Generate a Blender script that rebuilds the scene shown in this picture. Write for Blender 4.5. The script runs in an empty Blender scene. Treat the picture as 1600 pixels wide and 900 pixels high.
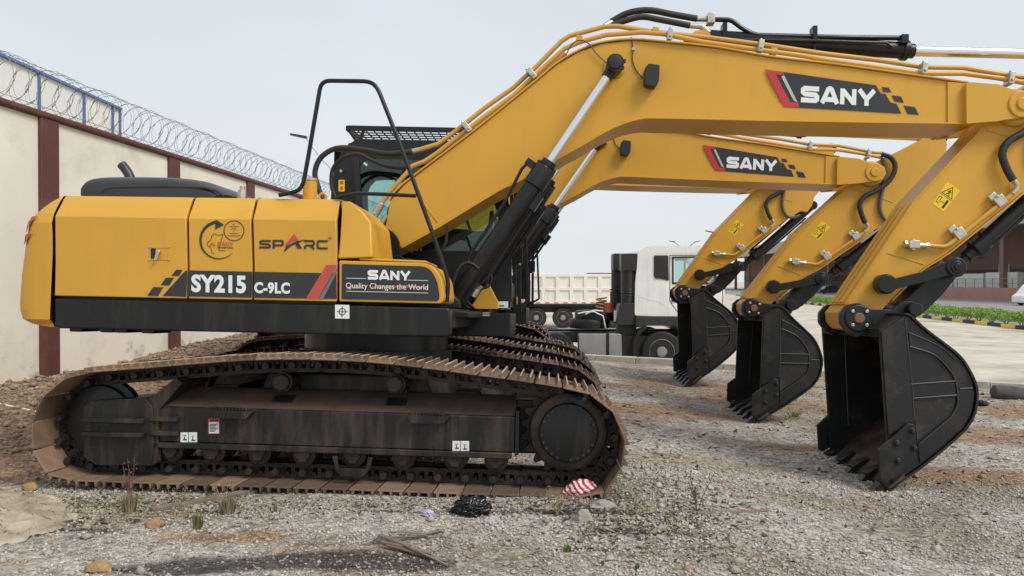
import bpy, bmesh, math, random
from mathutils import Vector, Matrix, Euler, noise
random.seed(7)
R = math.radians
SC = bpy.context.scene
COL = SC.collection

# ------------------------------------------------------------------ camera, sky, sun, exposure
CAM_H, FPX, PITCH = 1.5, 1200.0, math.atan(10/1200.0)
cd = bpy.data.cameras.new('camera'); cam = bpy.data.objects.new('camera', cd); COL.objects.link(cam)
cd.sensor_width = 36; cd.lens = 36*FPX/1600.0; cd.clip_start = .05; cd.clip_end = 4000
cam.location = (0, 0, CAM_H); cam.rotation_euler = (math.pi/2-PITCH, 0, 0); SC.camera = cam
SUN_EL, SUN_AZ = R(48), R(128)          # azimuth measured from +Y clockwise (sun veiled by cloud, right of and behind the camera)
w = bpy.data.worlds.new('World'); SC.world = w; w.use_nodes = True
nt = w.node_tree; nt.nodes.clear()
out = nt.nodes.new('ShaderNodeOutputWorld'); bg = nt.nodes.new('ShaderNodeBackground')
sky = nt.nodes.new('ShaderNodeTexSky'); sky.sky_type = 'NISHITA'; sky.sun_disc = False
sky.sun_elevation = SUN_EL; sky.sun_rotation = SUN_AZ; sky.dust_density = 3; sky.air_density = 1
# overcast: an even layer of cloud over the blue, a little brighter towards the zenith
tc = nt.nodes.new('ShaderNodeTexCoord'); sep = nt.nodes.new('ShaderNodeSeparateXYZ')
ramp = nt.nodes.new('ShaderNodeValToRGB')
ramp.color_ramp.elements[0].position = 0.0; ramp.color_ramp.elements[0].color = (7.6, 8.0, 8.15, 1)
ramp.color_ramp.elements[1].position = 0.55; ramp.color_ramp.elements[1].color = (6.4, 7.15, 8.1, 1)
e = ramp.color_ramp.elements.new(1.0); e.color = (7.6, 8.0, 8.6, 1)
nz = nt.nodes.new('ShaderNodeTexNoise'); nz.inputs['Scale'].default_value = 1.6; nz.inputs['Detail'].default_value = 3
mp = nt.nodes.new('ShaderNodeMapping'); mp.inputs['Scale'].default_value = (1, 1, 3)
nr = nt.nodes.new('ShaderNodeMapRange'); nr.inputs[1].default_value = .3; nr.inputs[2].default_value = .7
nr.inputs[3].default_value = .93; nr.inputs[4].default_value = 1.05
mul = nt.nodes.new('ShaderNodeMix'); mul.data_type = 'RGBA'; mul.blend_type = 'MULTIPLY'; mul.inputs[0].default_value = 1
mx = nt.nodes.new('ShaderNodeMix'); mx.data_type = 'RGBA'; mx.inputs[0].default_value = .93
L = nt.links.new
L(tc.outputs['Generated'], sep.inputs[0]); L(sep.outputs['Z'], ramp.inputs[0])
L(tc.outputs['Generated'], mp.inputs[0]); L(mp.outputs[0], nz.inputs['Vector']); L(nz.outputs[0], nr.inputs[0])
L(ramp.outputs[0], mul.inputs[6]); L(nr.outputs[0], mul.inputs[7])
L(sky.outputs[0], mx.inputs[6]); L(mul.outputs[2], mx.inputs[7])
L(mx.outputs[2], bg.inputs[0]); bg.inputs[1].default_value = 0.085
L(bg.outputs[0], out.inputs[0])
sl = bpy.data.lights.new('sun', 'SUN'); so = bpy.data.objects.new('sun', sl); COL.objects.link(so)
sl.energy = 1.9; sl.angle = R(22); sl.color = (1, .96, .9)
sd = Vector((math.sin(SUN_AZ)*math.cos(SUN_EL), math.cos(SUN_AZ)*math.cos(SUN_EL), math.sin(SUN_EL)))
so.rotation_euler = sd.to_track_quat('Z', 'Y').to_euler()
vs = SC.view_settings; vs.view_transform = 'Standard'; vs.look = 'None'; vs.exposure = 0.34; vs.gamma = 1; vs.use_curve_mapping = False
SC.render.engine = 'CYCLES'

# ------------------------------------------------------------------ materials
def srgb(r, g, b):
    f = lambda c: (c/12.92 if c <= .04045 else ((c+.055)/1.055)**2.4)
    return tuple(f(v/255.0) for v in (r, g, b))
MATS = {}
def mat(name, col, rough=.6, metal=0, var=.12, vscale=3.0, bump=0.0, bscale=40, dirt=None, dscale=1.4, damt=.5, coat=0, spec=.5, streak=False, dlo=.52, dhi=.68):
    m = bpy.data.materials.new(name); m.use_nodes = True; t = m.node_tree; N = t.nodes; K = t.links.new
    p = N['Principled BSDF']; p.inputs['Roughness'].default_value = rough; p.inputs['Metallic'].default_value = metal
    p.inputs['Coat Weight'].default_value = coat; p.inputs['Coat Roughness'].default_value = .25
    p.inputs['Specular IOR Level'].default_value = spec
    c = N.new('ShaderNodeTexCoord'); base = N.new('ShaderNodeRGB'); base.outputs[0].default_value = (*col, 1)
    n1 = N.new('ShaderNodeTexNoise'); n1.inputs['Scale'].default_value = vscale; n1.inputs['Detail'].default_value = 6
    mr = N.new('ShaderNodeMapRange'); mr.inputs[1].default_value = .25; mr.inputs[2].default_value = .75
    mr.inputs[3].default_value = 1-var; mr.inputs[4].default_value = 1+var
    K(c.outputs['Object'], n1.inputs['Vector']); K(n1.outputs[0], mr.inputs[0])
    mu = N.new('ShaderNodeMix'); mu.data_type = 'RGBA'; mu.blend_type = 'MULTIPLY'; mu.inputs[0].default_value = 1
    K(base.outputs[0], mu.inputs[6]); K(mr.outputs[0], mu.inputs[7]); last = mu.outputs[2]
    rr = N.new('ShaderNodeMapRange'); rr.inputs[3].default_value = max(.02, rough-.1); rr.inputs[4].default_value = min(1, rough+.12)
    K(n1.outputs[0], rr.inputs[0]); K(rr.outputs[0], p.inputs['Roughness'])
    if dirt:
        n2 = N.new('ShaderNodeTexNoise'); n2.inputs['Scale'].default_value = dscale; n2.inputs['Detail'].default_value = 9; n2.inputs['Roughness'].default_value = .65
        if streak:
            mp2 = N.new('ShaderNodeMapping'); mp2.inputs['Scale'].default_value = (3.2, 3.2, .45)
            K(c.outputs['Object'], mp2.inputs[0]); K(mp2.outputs[0], n2.inputs['Vector'])
        else: K(c.outputs['Object'], n2.inputs['Vector'])
        r2 = N.new('ShaderNodeMapRange'); r2.inputs[1].default_value = dlo; r2.inputs[2].default_value = dhi
        r2.inputs[3].default_value = 0; r2.inputs[4].default_value = damt
        K(n2.outputs[0], r2.inputs[0])
        d = N.new('ShaderNodeMix'); d.data_type = 'RGBA'; d.inputs[7].default_value = (*dirt, 1)
        K(r2.outputs[0], d.inputs[0]); K(last, d.inputs[6]); last = d.outputs[2]
    K(last, p.inputs['Base Color'])
    if bump:
        n3 = N.new('ShaderNodeTexNoise'); n3.inputs['Scale'].default_value = bscale; n3.inputs['Detail'].default_value = 5
        b = N.new('ShaderNodeBump'); b.inputs['Strength'].default_value = bump; b.inputs['Distance'].default_value = .01
        K(c.outputs['Object'], n3.inputs['Vector']); K(n3.outputs[0], b.inputs['Height']); K(b.outputs[0], p.inputs['Normal'])
    MATS[name] = m; return m
YEL = mat('yellow_paint', (.63, .335, .038), .42, var=.06, vscale=1.3, dirt=(.38, .23, .08), dscale=1.6, damt=.16, coat=.06, spec=.36, bump=.05, bscale=60, streak=True)
YEL2 = mat('yellow_pipe_paint', (.58, .33, .07), .34, var=.05, spec=.4)
BLK = mat('black_paint', (.009, .0093, .0103), .33, var=.2, dirt=(.05, .046, .04), dscale=2.0, damt=.22, bump=.08, bscale=50, streak=True, spec=.4)
PLAT = mat('platform_paint', (.011, .011, .0115), .42, var=.2, dirt=(.07, .062, .052), dscale=2.6, damt=.3, streak=True, bump=.06, spec=.35)
FRM = mat('undercarriage_paint', (.014, .0135, .0135), .5, var=.25, dirt=(.085, .06, .043), dscale=2.4, damt=.75, streak=True, bump=.2, bscale=35, spec=.35, dlo=.46, dhi=.66)
FRMTOP = mat('dusty_frame_top', (.08, .058, .043), .8, var=.35, vscale=5, dirt=(.11, .066, .042), dscale=3.5, damt=.85, bump=.3, dlo=.4, dhi=.6)
CHN = mat('worn_chain_steel', (.028, .024, .022), .55, metal=.3, var=.3, dirt=(.10, .06, .038), dscale=6, damt=.6, bump=.3, dlo=.45)
SHOE = mat('rusty_shoe_steel', (.205, .13, .083), .75, metal=.0, var=.35, vscale=4, dirt=(.07, .05, .038), dscale=3, damt=.7, bump=.25, bscale=25, dlo=.42, dhi=.62)
SHOET = mat('worn_grouser_steel', (.50, .33, .21), .6, metal=.15, var=.3, vscale=9, dirt=(.13, .07, .04), dscale=9, damt=.7, bump=.25)
BKT = mat('bucket_paint', (.0085, .009, .0098), .42, var=.25, vscale=2, dirt=(.055, .046, .036), dscale=3.2, damt=.6, bump=.15, bscale=30)
BKTIN = mat('bucket_floor_steel', (.035, .027, .02), .55, metal=.2, var=.3, dirt=(.16, .09, .045), dscale=4, damt=.8, bump=.2, dlo=.45)
CHR = mat('chrome_rod', (.82, .83, .84), .16, metal=1, var=.02)
STL = mat('zinc_fitting', (.55, .52, .44), .38, metal=.85, var=.15, vscale=20)
RUB = mat('rubber', (.013, .013, .014), .5, var=.15, bump=.1, bscale=90)
HOS = mat('hydraulic_hose', (.02, .017, .016), .55, var=.15, bump=.25, bscale=160)
HOSG = mat('grey_hose', (.10, .095, .085), .6, var=.1)
DECB = mat('decal_black', (.022, .025, .028), .35, var=.05)
DECR = mat('decal_red', (.52, .032, .04), .35, var=.05)
DECR2 = mat('decal_faded_red', (.50, .075, .05), .4, var=.08)
DECW = mat('decal_white', (.78, .79, .78), .4, var=.03)
DECG = mat('decal_grey', (.16, .16, .165), .4, var=.03)
DECS = mat('decal_silver', (.48, .48, .48), .35, var=.03)
DECY = mat('decal_yellow', (.85, .55, .012), .4, var=.03)
PLB = mat('moulded_black_plastic', (.03, .031, .033), .42, var=.1)
WHT = mat('truck_white', (.86, .85, .82), .35, var=.04, dirt=(.50, .47, .42), dscale=1.6, damt=.3, streak=True, coat=.3)
CRM = mat('dump_body_white', (.80, .77, .70), .5, var=.05, dirt=(.45, .42, .36), dscale=1.2, damt=.4, streak=True)
ALU = mat('tank_metal', (.42, .42, .40), .42, metal=.7, var=.1)
WALLM = mat('cream_render', (.80, .745, .64), .85, var=.09, vscale=.8, dirt=(.40, .36, .28), dscale=.9, damt=.35, bump=.1, bscale=25)
t = WALLM.node_tree; N_ = t.nodes; pb = N_['Principled BSDF']; src = pb.inputs['Base Color'].links[0].from_socket
tc_ = N_.new('ShaderNodeTexCoord'); sx_ = N_.new('ShaderNodeSeparateXYZ'); n_s = N_.new('ShaderNodeTexNoise'); n_s.inputs['Scale'].default_value = 1.7; n_s.inputs['Detail'].default_value = 10; n_s.inputs['Roughness'].default_value = .7
zr_ = N_.new('ShaderNodeMapRange'); zr_.inputs[1].default_value = .2; zr_.inputs[2].default_value = 1.3; zr_.inputs[3].default_value = .10; zr_.inputs[4].default_value = -.12
ad_ = N_.new('ShaderNodeMath'); ad_.operation = 'ADD'; mr_ = N_.new('ShaderNodeMapRange'); mr_.inputs[1].default_value = .61; mr_.inputs[2].default_value = .72; mr_.inputs[4].default_value = .6
mx_ = N_.new('ShaderNodeMix'); mx_.data_type = 'RGBA'; mx_.inputs[7].default_value = (.13, .125, .10, 1)
for a_, b_ in ((tc_.outputs['Object'], sx_.inputs[0]), (tc_.outputs['Object'], n_s.inputs['Vector']), (sx_.outputs['Z'], zr_.inputs[0]), (zr_.outputs[0], ad_.inputs[0]), (n_s.outputs[0], ad_.inputs[1]), (ad_.outputs[0], mr_.inputs[0]), (mr_.outputs[0], mx_.inputs[0]), (src, mx_.inputs[6]), (mx_.outputs[2], pb.inputs['Base Color'])): t.links.new(a_, b_)
MAR = mat('maroon_paint', (.105, .035, .028), .7, var=.12, dirt=(.17, .10, .08), dscale=3, damt=.3)
BLU = mat('blue_trim', (.09, .17, .38), .5, var=.1)
SHEET = mat('pale_cladding', (.78, .76, .70), .6, var=.05)
CONC = mat('kerb_concrete', (.50, .465, .39), .85, var=.15, dirt=(.25, .22, .18), dscale=2.5, damt=.5, bump=.2)
WIRE = mat('galvanised_wire', (.24, .24, .245), .5, metal=.5, var=.1)
BRICK = mat('warehouse_maroon_wall', (.21, .115, .09), .8, var=.12, vscale=.3)
BRKP = mat('warehouse_pink_base', (.42, .22, .165), .8, var=.1, vscale=.5)
ROOFG = mat('roof_fascia_grey', (.42, .40, .38), .6, var=.08, vscale=.2)
PIPEG = mat('stacked_pale_blocks', (.58, .58, .53), .8, var=.12, vscale=1)
LAMPM = mat('galvanised_lamp_post', (.45, .46, .47), .5, metal=.3, var=.05)
LEAF = mat('hedge_leaf', (.21, .35, .045), .55, var=.5, vscale=5)
ROCKM = mat('grey_rock', (.36, .33, .29), .9, var=.3, vscale=14, bump=.9, bscale=45, dirt=(.20, .15, .10), dscale=9, damt=.6)
ROCKO = mat('ochre_rock', (.36, .23, .12), .9, var=.35, vscale=18, bump=.9, bscale=45, dirt=(.22, .12, .06), dscale=12, damt=.7)
WOOD = mat('weathered_wood', (.20, .155, .115), .85, var=.35, vscale=12, bump=.3)
STRAW = mat('dry_grass_straw', (.33, .25, .15), .8, var=.3, vscale=20)
STRAWR = mat('dead_weed_reddish', (.16, .07, .045), .8, var=.3, vscale=20)
TARP = mat('pale_cement_sheet', (.46, .40, .30), .9, var=.3, vscale=6, dirt=(.24, .18, .12), dscale=5, damt=.8, bump=.9, bscale=14, dlo=.42, dhi=.6)
BAGB = mat('black_bin_plastic', (.012, .012, .014), .22, var=.1)
REDOR = mat('orange_red_coil', (.35, .07, .04), .4, var=.1)

def glassmat(name, tint, gl=.12):
    m = bpy.data.materials.new(name); m.use_nodes = True; t = m.node_tree; N = t.nodes; N.clear(); K = t.links.new
    o = N.new('ShaderNodeOutputMaterial'); tr = N.new('ShaderNodeBsdfTransparent'); tr.inputs[0].default_value = (*tint, 1)
    g = N.new('ShaderNodeBsdfGlossy'); g.inputs['Roughness'].default_value = .03; g.inputs['Color'].default_value = (.9, .95, .95, 1)
    fr = N.new('ShaderNodeFresnel'); fr.inputs[0].default_value = 1.5; a = N.new('ShaderNodeMath'); a.operation = 'ADD'; a.inputs[1].default_value = gl-.04
    mxs = N.new('ShaderNodeMixShader'); K(fr.outputs[0], a.inputs[0]); K(a.outputs[0], mxs.inputs[0]); K(tr.outputs[0], mxs.inputs[1]); K(g.outputs[0], mxs.inputs[2]); K(mxs.outputs[0], o.inputs[0])
    return m
GLS = glassmat('cab_glass', (.74, .87, .85), .05)
GLSD = glassmat('dark_cab_glass', (.10, .14, .15), .08)

t = SHOE.node_tree; oi = t.nodes.new('ShaderNodeObjectInfo'); mr_ = t.nodes.new('ShaderNodeMapRange'); mr_.inputs[3].default_value = .6; mr_.inputs[4].default_value = 1.5
mm_ = t.nodes.new('ShaderNodeMix'); mm_.data_type = 'RGBA'; mm_.blend_type = 'MULTIPLY'; mm_.inputs[0].default_value = 1; pb = t.nodes['Principled BSDF']; src = pb.inputs['Base Color'].links[0].from_socket
t.links.new(oi.outputs['Random'], mr_.inputs[0]); t.links.new(src, mm_.inputs[6]); t.links.new(mr_.outputs[0], mm_.inputs[7]); t.links.new(mm_.outputs[2], pb.inputs['Base Color'])

# ------------------------------------------------------------------ mesh builder
class MB:
    def __init__(s): s.v = []; s.f = []; s.m = []
    def add(s, vs, fs, mi=0):
        o = len(s.v); s.v += [tuple(v) for v in vs]; s.f += [tuple(i+o for i in f) for f in fs]; s.m += [mi]*len(fs); return s
    def loft(s, loops, mi=0, cap=True, closed=True):
        n = len(loops[0]); vs = [p for l in loops for p in l]; fs = []
        for k in range(len(loops)-1):
            for i in range(n if closed else n-1):
                j = (i+1) % n; fs.append((k*n+i, k*n+j, (k+1)*n+j, (k+1)*n+i))
        if cap: fs.append(tuple(reversed(range(n)))); fs.append(tuple((len(loops)-1)*n+i for i in range(n)))
        return s.add(vs, fs, mi)
    def prism(s, poly, y0, y1, mi=0, inset=0):                      # poly of (x, z); y0 near, y1 far
        return s.loft([[(x, y0, z) for x, z in poly], [(x, y1, z) for x, z in poly]], mi)
    def box(s, x0, x1, y0, y1, z0, z1, mi=0):
        return s.prism([(x0, z0), (x1, z0), (x1, z1), (x0, z1)], y0, y1, mi)
    def obox(s, c, ax, ay, az, mi=0):                               # oriented box: centre and three half-axis vectors
        c, ax, ay, az = map(Vector, (c, ax, ay, az)); P = [c+ax*i+ay*j+az*k for i in (-1, 1) for j in (-1, 1) for k in (-1, 1)]
        return s.add(P, [(0, 1, 3, 2), (4, 6, 7, 5), (0, 4, 5, 1), (2, 3, 7, 6), (0, 2, 6, 4), (1, 5, 7, 3)], mi)
    def beam(s, p, q, wy, wn, mi=0):                                # rectangular bar from p to q: half sizes sideways and normal
        p, q = Vector(p), Vector(q); d = q-p; u = d.normalized(); a = Vector((0, 1, 0)) if abs(u.y) < .9 else Vector((1, 0, 0))
        n = u.cross(a).normalized(); b = n.cross(u)
        return s.obox((p+q)/2, d/2, b*wy, n*wn, mi)
    def frame_at(s, d):
        d = Vector(d).normalized(); a = Vector((0, 0, 1)) if abs(d.z) < .9 else Vector((1, 0, 0)); u = d.cross(a).normalized(); return u, d.cross(u)
    def rings(s, rs, mi=0, n=20, cap=True):                         # rs: list of (centre, axis, radius)
        u = v = None; loops = []
        for c, d, r in rs:
            if u is None: u, v = s.frame_at(d)
            c = Vector(c); loops.append([c+(u*math.cos(2*math.pi*i/n)+v*math.sin(2*math.pi*i/n))*r for i in range(n)])
        return s.loft(loops, mi, cap)
    def cyl(s, p, q, r, r2=None, n=20, mi=0):
        p, q = Vector(p), Vector(q); d = q-p; return s.rings([(p, d, r), (q, d, r if r2 is None else r2)], mi, n)
    def disc(s, x, z, y0, y1, r, n=24, mi=0, bev=.12):              # turned disc with its axis along y and a small chamfer on the near face
        h = abs(y1-y0); b = min(h*.4, r*bev); sg = 1 if y1 > y0 else -1; d = (0, sg, 0)
        return s.rings([((x, y0, z), d, r-b), ((x, y0+b*sg, z), d, r), ((x, y1, z), d, r)], mi, n)
    def tube(s, pts, r, n=10, mi=0, cap=True):
        pts = [Vector(p) for p in pts]; loops = []; u = None
        for i, p in enumerate(pts):
            a = pts[max(0, i-1)]; b = pts[min(len(pts)-1, i+1)]; d = (b-a).normalized()
            if u is None: u, _ = s.frame_at(d)
            u = (u-d*u.dot(d)).normalized(); v = d.cross(u)
            loops.append([p+(u*math.cos(2*math.pi*k/n)+v*math.sin(2*math.pi*k/n))*r for k in range(n)])
        return s.loft(loops, mi, cap)
    def hole(s, outer, inner, y0, y1, mi=0):                        # plate with a hole; outer and inner have equal counts, (x, z)
        n = len(outer); V = [(x, y, z) for y in (y0, y1) for P in (outer, inner) for x, z in P]; F = []
        for i in range(n):
            j = (i+1) % n
            F += [(i, j, n+j, n+i), (2*n+i, 3*n+i, 3*n+j, 2*n+j), (i, 2*n+i, 2*n+j, j), (n+i, n+j, 3*n+j, 3*n+i)]
        return s.add(V, F, mi)
    def build(s, name, mats, parent=None, smooth=35, bevel=0, seg=2, link=True):
        me = bpy.data.meshes.new(name); me.from_pydata(s.v, [], s.f)
        if not isinstance(mats, (list, tuple)): mats = [mats]
        for m in mats: me.materials.append(m)
        me.polygons.foreach_set('material_index', s.m)
        bm = bmesh.new(); bm.from_mesh(me); bmesh.ops.recalc_face_normals(bm, faces=bm.faces); bm.to_mesh(me); bm.free()
        if smooth:
            me.polygons.foreach_set('use_smooth', [True]*len(me.polygons)); me.set_sharp_from_angle(angle=R(smooth))
        me.update(); o = bpy.data.objects.new(name, me); COL.objects.link(o)
        if parent: o.parent = parent
        if bevel:
            b = o.modifiers.new('bevel', 'BEVEL'); b.width = bevel; b.segments = seg; b.limit_method = 'ANGLE'; b.angle_limit = R(38); b.harden_normals = False
        return o

def empty(name, label=None, cat=None, group=None, kind=None, loc=(0, 0, 0), rot=(0, 0, 0), scale=1):
    o = bpy.data.objects.new(name, None); COL.objects.link(o); o.location = loc; o.rotation_euler = rot; o.scale = (scale,)*3
    o.empty_display_size = .2; tag(o, label, cat, group, kind); return o
def tag(o, label=None, cat=None, group=None, kind=None):
    if label: o['label'] = label
    if cat: o['category'] = cat
    if group: o['group'] = group
    if kind: o['kind'] = kind
    return o
SRC = {}
def copy_tree(o, parent=None):
    c = o.copy(); COL.objects.link(c); SRC[c.name] = o.name
    if parent: c.parent = parent
    for ch in list(o.children): copy_tree(ch, c)
    return c
def fillet(pts, r, k=5):                                            # round the corners of a closed polygon
    n = len(pts); o = []
    for i in range(n):
        p = Vector(pts[i]); a = Vector(pts[i-1]); b = Vector(pts[(i+1) % n]); rr = r[i] if isinstance(r, (list, tuple)) else r
        if rr <= 0: o.append(tuple(p)); continue
        da, db = (a-p), (b-p); t = min(rr, da.length*.49, db.length*.49); A = p+da.normalized()*t; B = p+db.normalized()*t
        for j in range(k+1):
            s = j/k; o.append(tuple(A*(1-s)**2+p*2*s*(1-s)+B*s*s))
    return o
def spline(pts, k=6, closed=False):
    P = [Vector(p) for p in pts]; n = len(P); o = []
    for i in range(n if closed else n-1):
        g = lambda j: P[j % n] if closed else P[max(0, min(n-1, j))]
        a, b, c, d = g(i-1), g(i), g(i+1), g(i+2)
        for j in range(k):
            t = j/k; o.append(.5*((2*b)+(c-a)*t+(2*a-5*b+4*c-d)*t*t+(3*b-a-3*c+d)*t**3))
    if not closed: o.append(P[-1])
    return [tuple(p) for p in o]

# ------------------------------------------------------------------ ground shape of the gravel lot
KA, KB = Vector((2.0, 18.3)), Vector((9.6, 14.4)); KD = (KB-KA).normalized(); KN = Vector((-KD.y, KD.x))   # kerb line and its far side
def sstep(a, b, x):
    t = max(0, min(1, (x-a)/(b-a))); return t*t*(3-2*t)
def g(x, y):
    z = -.03*sstep(4.8, 6.2, y)-.05*sstep(7, 9, y)
    z -= .15*sstep(.6, 3.0, x)+.10*sstep(3, 8, x)
    z += .20*sstep(-3.0, -5.4, x)*sstep(5.5, 9, y)
    m = .07*math.exp(-((x+6.0)/.7)**2-((y-14.0)/1.6)**2)+.06*math.exp(-((x+5.9)/.8)**2-((y-10.2)/1.8)**2)+.12*math.exp(-((x+5.5)/.9)**2-((y-17.5)/2.0)**2)
    z += m*(1+.7*noise.noise((x*3, y*3, 0)))
    z += .12*sstep(-1.5, -4, x)*sstep(12, 16, y)
    s = (Vector((x, y))-KA).dot(KN)
    if s > -3: zk = -.25-.16*sstep(0, 8, (Vector((x, y))-KA).dot(KD))-.13; z += (zk-z)*sstep(-3, -.3, s)
    z += .018*noise.noise((x*1.1, y*1.1, 3))+.010*noise.noise((x*4, y*4, 1))
    rough = sstep(-2.8, -4.2, x)*sstep(5, 7, y)
    z += rough*.05*noise.noise((x*5, y*5, 8))+(.004+.012*rough)*noise.noise((x*17, y*17, 2))
    return z

def px_ray(px, py):
    d = Vector(((px-800)/FPX, 1, -(py-450)/FPX)); return (Matrix.Rotation(-PITCH, 3, 'X') @ d)
def ground_at(px, py, z=None):
    d = px_ray(px, py); t = 1.0
    if z is not None: t = (z-CAM_H)/d.z; return Vector((d.x*t, d.y*t, z))
    t = (-.08-CAM_H)/d.z
    for _ in range(7): t = (g(d.x*t, d.y*t)-CAM_H)/d.z
    return Vector((d.x*t, d.y*t, g(d.x*t, d.y*t)))

# ------------------------------------------------------------------ excavator, modelled in its own frame (x forward, y away, z up)
P1 = ((-1.25, 6.95, -.065), (R(-2.5), R(1.1), R(-3)))
M1 = Matrix.Translation(P1[0]) @ (Matrix.Rotation(P1[1][2], 4, 'Z') @ Matrix.Rotation(P1[1][1], 4, 'Y') @ Matrix.Rotation(P1[1][0], 4, 'X'))
M1I = M1.inverted(); CO = M1I @ Vector((0, 0, CAM_H)); M3I = M1I.to_3x3()
def U(px, py, y):                                                    # measured point of the machine on its own vertical plane y
    d = M3I @ px_ray(px, py); t = (y-CO.y)/d.y; p = CO+d*t; return (p.x, p.z)
def U3(px, py, y): x, z = U(px, py, y); return Vector((x, y, z))
def UP(pts, y): return [U(a, b, y) for a, b in pts]
def U3P(pts, y): return [U3(a, b, y) for a, b in pts]

LET = {  # wide block capitals as strokes in a 1-high box: (width, stroke width, list of polylines)
 'S': (1.30, [[(1.28, .87), (.26, .87), (.13, .78), (.13, .62), (.26, .52), (1.02, .49), (1.15, .38), (1.15, .22), (1.02, .13), (0, .13)]]),
 'A': (1.36, [[(.14, 0), (.60, .98)], [(.76, .98), (1.22, 0)], [(.55, .93), (.81, .93)], [(.35, .25), (1.0, .25)]]),
 'N': (1.12, [[(.14, 0), (.14, 1)], [(.98, 0), (.98, 1)], [(.16, .90), (.96, .10)]]),
 'Y': (1.34, [[(.13, 1), (.66, .42)], [(1.21, 1), (.68, .42)], [(.67, .50), (.67, 0)]]),
 'P': (1.20, [[(.10, 0), (.10, .9), (.98, .9), (1.08, .8), (1.08, .5), (.98, .4), (.10, .4)]]),
 'R': (1.25, [[(.0, .9), (.98, .9), (1.08, .8), (1.08, .5), (.98, .4), (.2, .4)], [(.62, .40), (1.12, 0)], [(.12, .40), (.12, 0)]]),
 'C': (1.20, [[(1.2, .9), (.22, .9), (.1, .8), (.1, .2), (.22, .1), (1.2, .1)]]),
 'H': (1.1, [[(.1, 0), (.1, 1)], [(1.0, 0), (1.0, 1)], [(.1, .5), (1.0, .5)]]),
 'B': (1.15, [[(.1, .1), (.1, .9), (.95, .9), (1.03, .8), (1.03, .6), (.95, .5), (.1, .5)], [(.95, .5), (1.05, .4), (1.05, .2), (.95, .1), (.1, .1)]]),
 'O': (1.2, [[(.5, .9), (.2, .9), (.1, .8), (.1, .2), (.2, .1), (1.0, .1), (1.1, .2), (1.1, .8), (1.0, .9), (.5, .9)]]),
}
def strip(mb, pts, wd, fn, mi=0, ext=0):                             # polyline -> flat strip with mitred joints, fn maps (u, v) -> xyz
    P = [Vector(p) for p in pts]; n = len(P); a = []; b = []
    if ext: P[0] = P[0]+(P[0]-P[1]).normalized()*ext; P[-1] = P[-1]+(P[-1]-P[-2]).normalized()*ext
    for i in range(n):
        d0 = (P[i]-P[i-1]).normalized() if i else None; d1 = (P[i+1]-P[i]).normalized() if i < n-1 else None
        d = (d0+d1).normalized() if (d0 and d1) else (d0 or d1); nn = Vector((-d.y, d.x)); k = 1
        if d0 and d1: k = 1/max(.5, nn.dot(Vector((-d1.y, d1.x))))
        a.append(P[i]+nn*wd/2*k); b.append(P[i]-nn*wd/2*k)
    V = [fn(*p) for p in a]+[fn(*p) for p in b]
    mb.add(V, [(i, i+1, n+i+1, n+i) for i in range(n-1)], mi)
def word(mb, text, TL, TR, BL, y, sw=.24, gap=.14, mi=0, dy=0):      # letters set into a parallelogram given in local (x, z)
    W = sum(LET[c][0] for c in text)+gap*(len(text)-1); u0 = 0; n = 0
    TL, TR, BL = Vector(TL), Vector(TR), Vector(BL)
    for c in text:
        wl, S = LET[c]
        for si, st in enumerate(S):
            off = -.0004*si                                            # strokes of one letter never share a plane
            def fn(u, v): p = BL+(TR-TL)*((u0+u)/W)+(TL-BL)*v; return (p.x, y+off, p.y)
            strip(mb, st, sw, fn, mi)
        u0 += wl+gap
def quad(mb, pts, y, mi=0): mb.add([(x, y, z) for x, z in pts], [tuple(range(len(pts)))], mi)
TXT = {}
def text_mesh(s, offset=0.0, spacing=1.0):
    key = (s, offset, spacing)
    if key in TXT: return TXT[key]
    cu = bpy.data.curves.new('lettering', 'FONT'); cu.body = s; cu.offset = offset; cu.resolution_u = 4; cu.space_character = spacing
    o = bpy.data.objects.new('lettering', cu); COL.objects.link(o); bpy.context.view_layer.update()
    me = bpy.data.meshes.new_from_object(o.evaluated_get(bpy.context.evaluated_depsgraph_get()))
    V = [tuple(v.co) for v in me.vertices]; F = [tuple(p.vertices) for p in me.polygons]
    bpy.data.objects.remove(o); bpy.data.meshes.remove(me); bpy.data.curves.remove(cu)
    x0 = min(v[0] for v in V); x1 = max(v[0] for v in V); y0 = min(v[1] for v in V); y1 = max(v[1] for v in V)
    TXT[key] = ([((v[0]-x0)/(x1-x0), (v[1]-y0)/(y1-y0)) for v in V], F); return TXT[key]
def words(mb, s, TL, TR, BL, y, mi=0, offset=0.0, spacing=1.0):
    V, F = text_mesh(s, offset, spacing); TL, TR, BL = Vector(TL), Vector(TR), Vector(BL)
    o = []
    for u, v in V: p = BL+(TR-TL)*u+(TL-BL)*v; o.append((p.x, y, p.y))
    mb.add(o, F, mi)

EX_GROUP = 'yellow crawler excavators parked in a row'
ex = empty('crawler_excavator', 'nearest yellow excavator, its whole rear body and long track seen side on', 'excavator', EX_GROUP)

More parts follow.
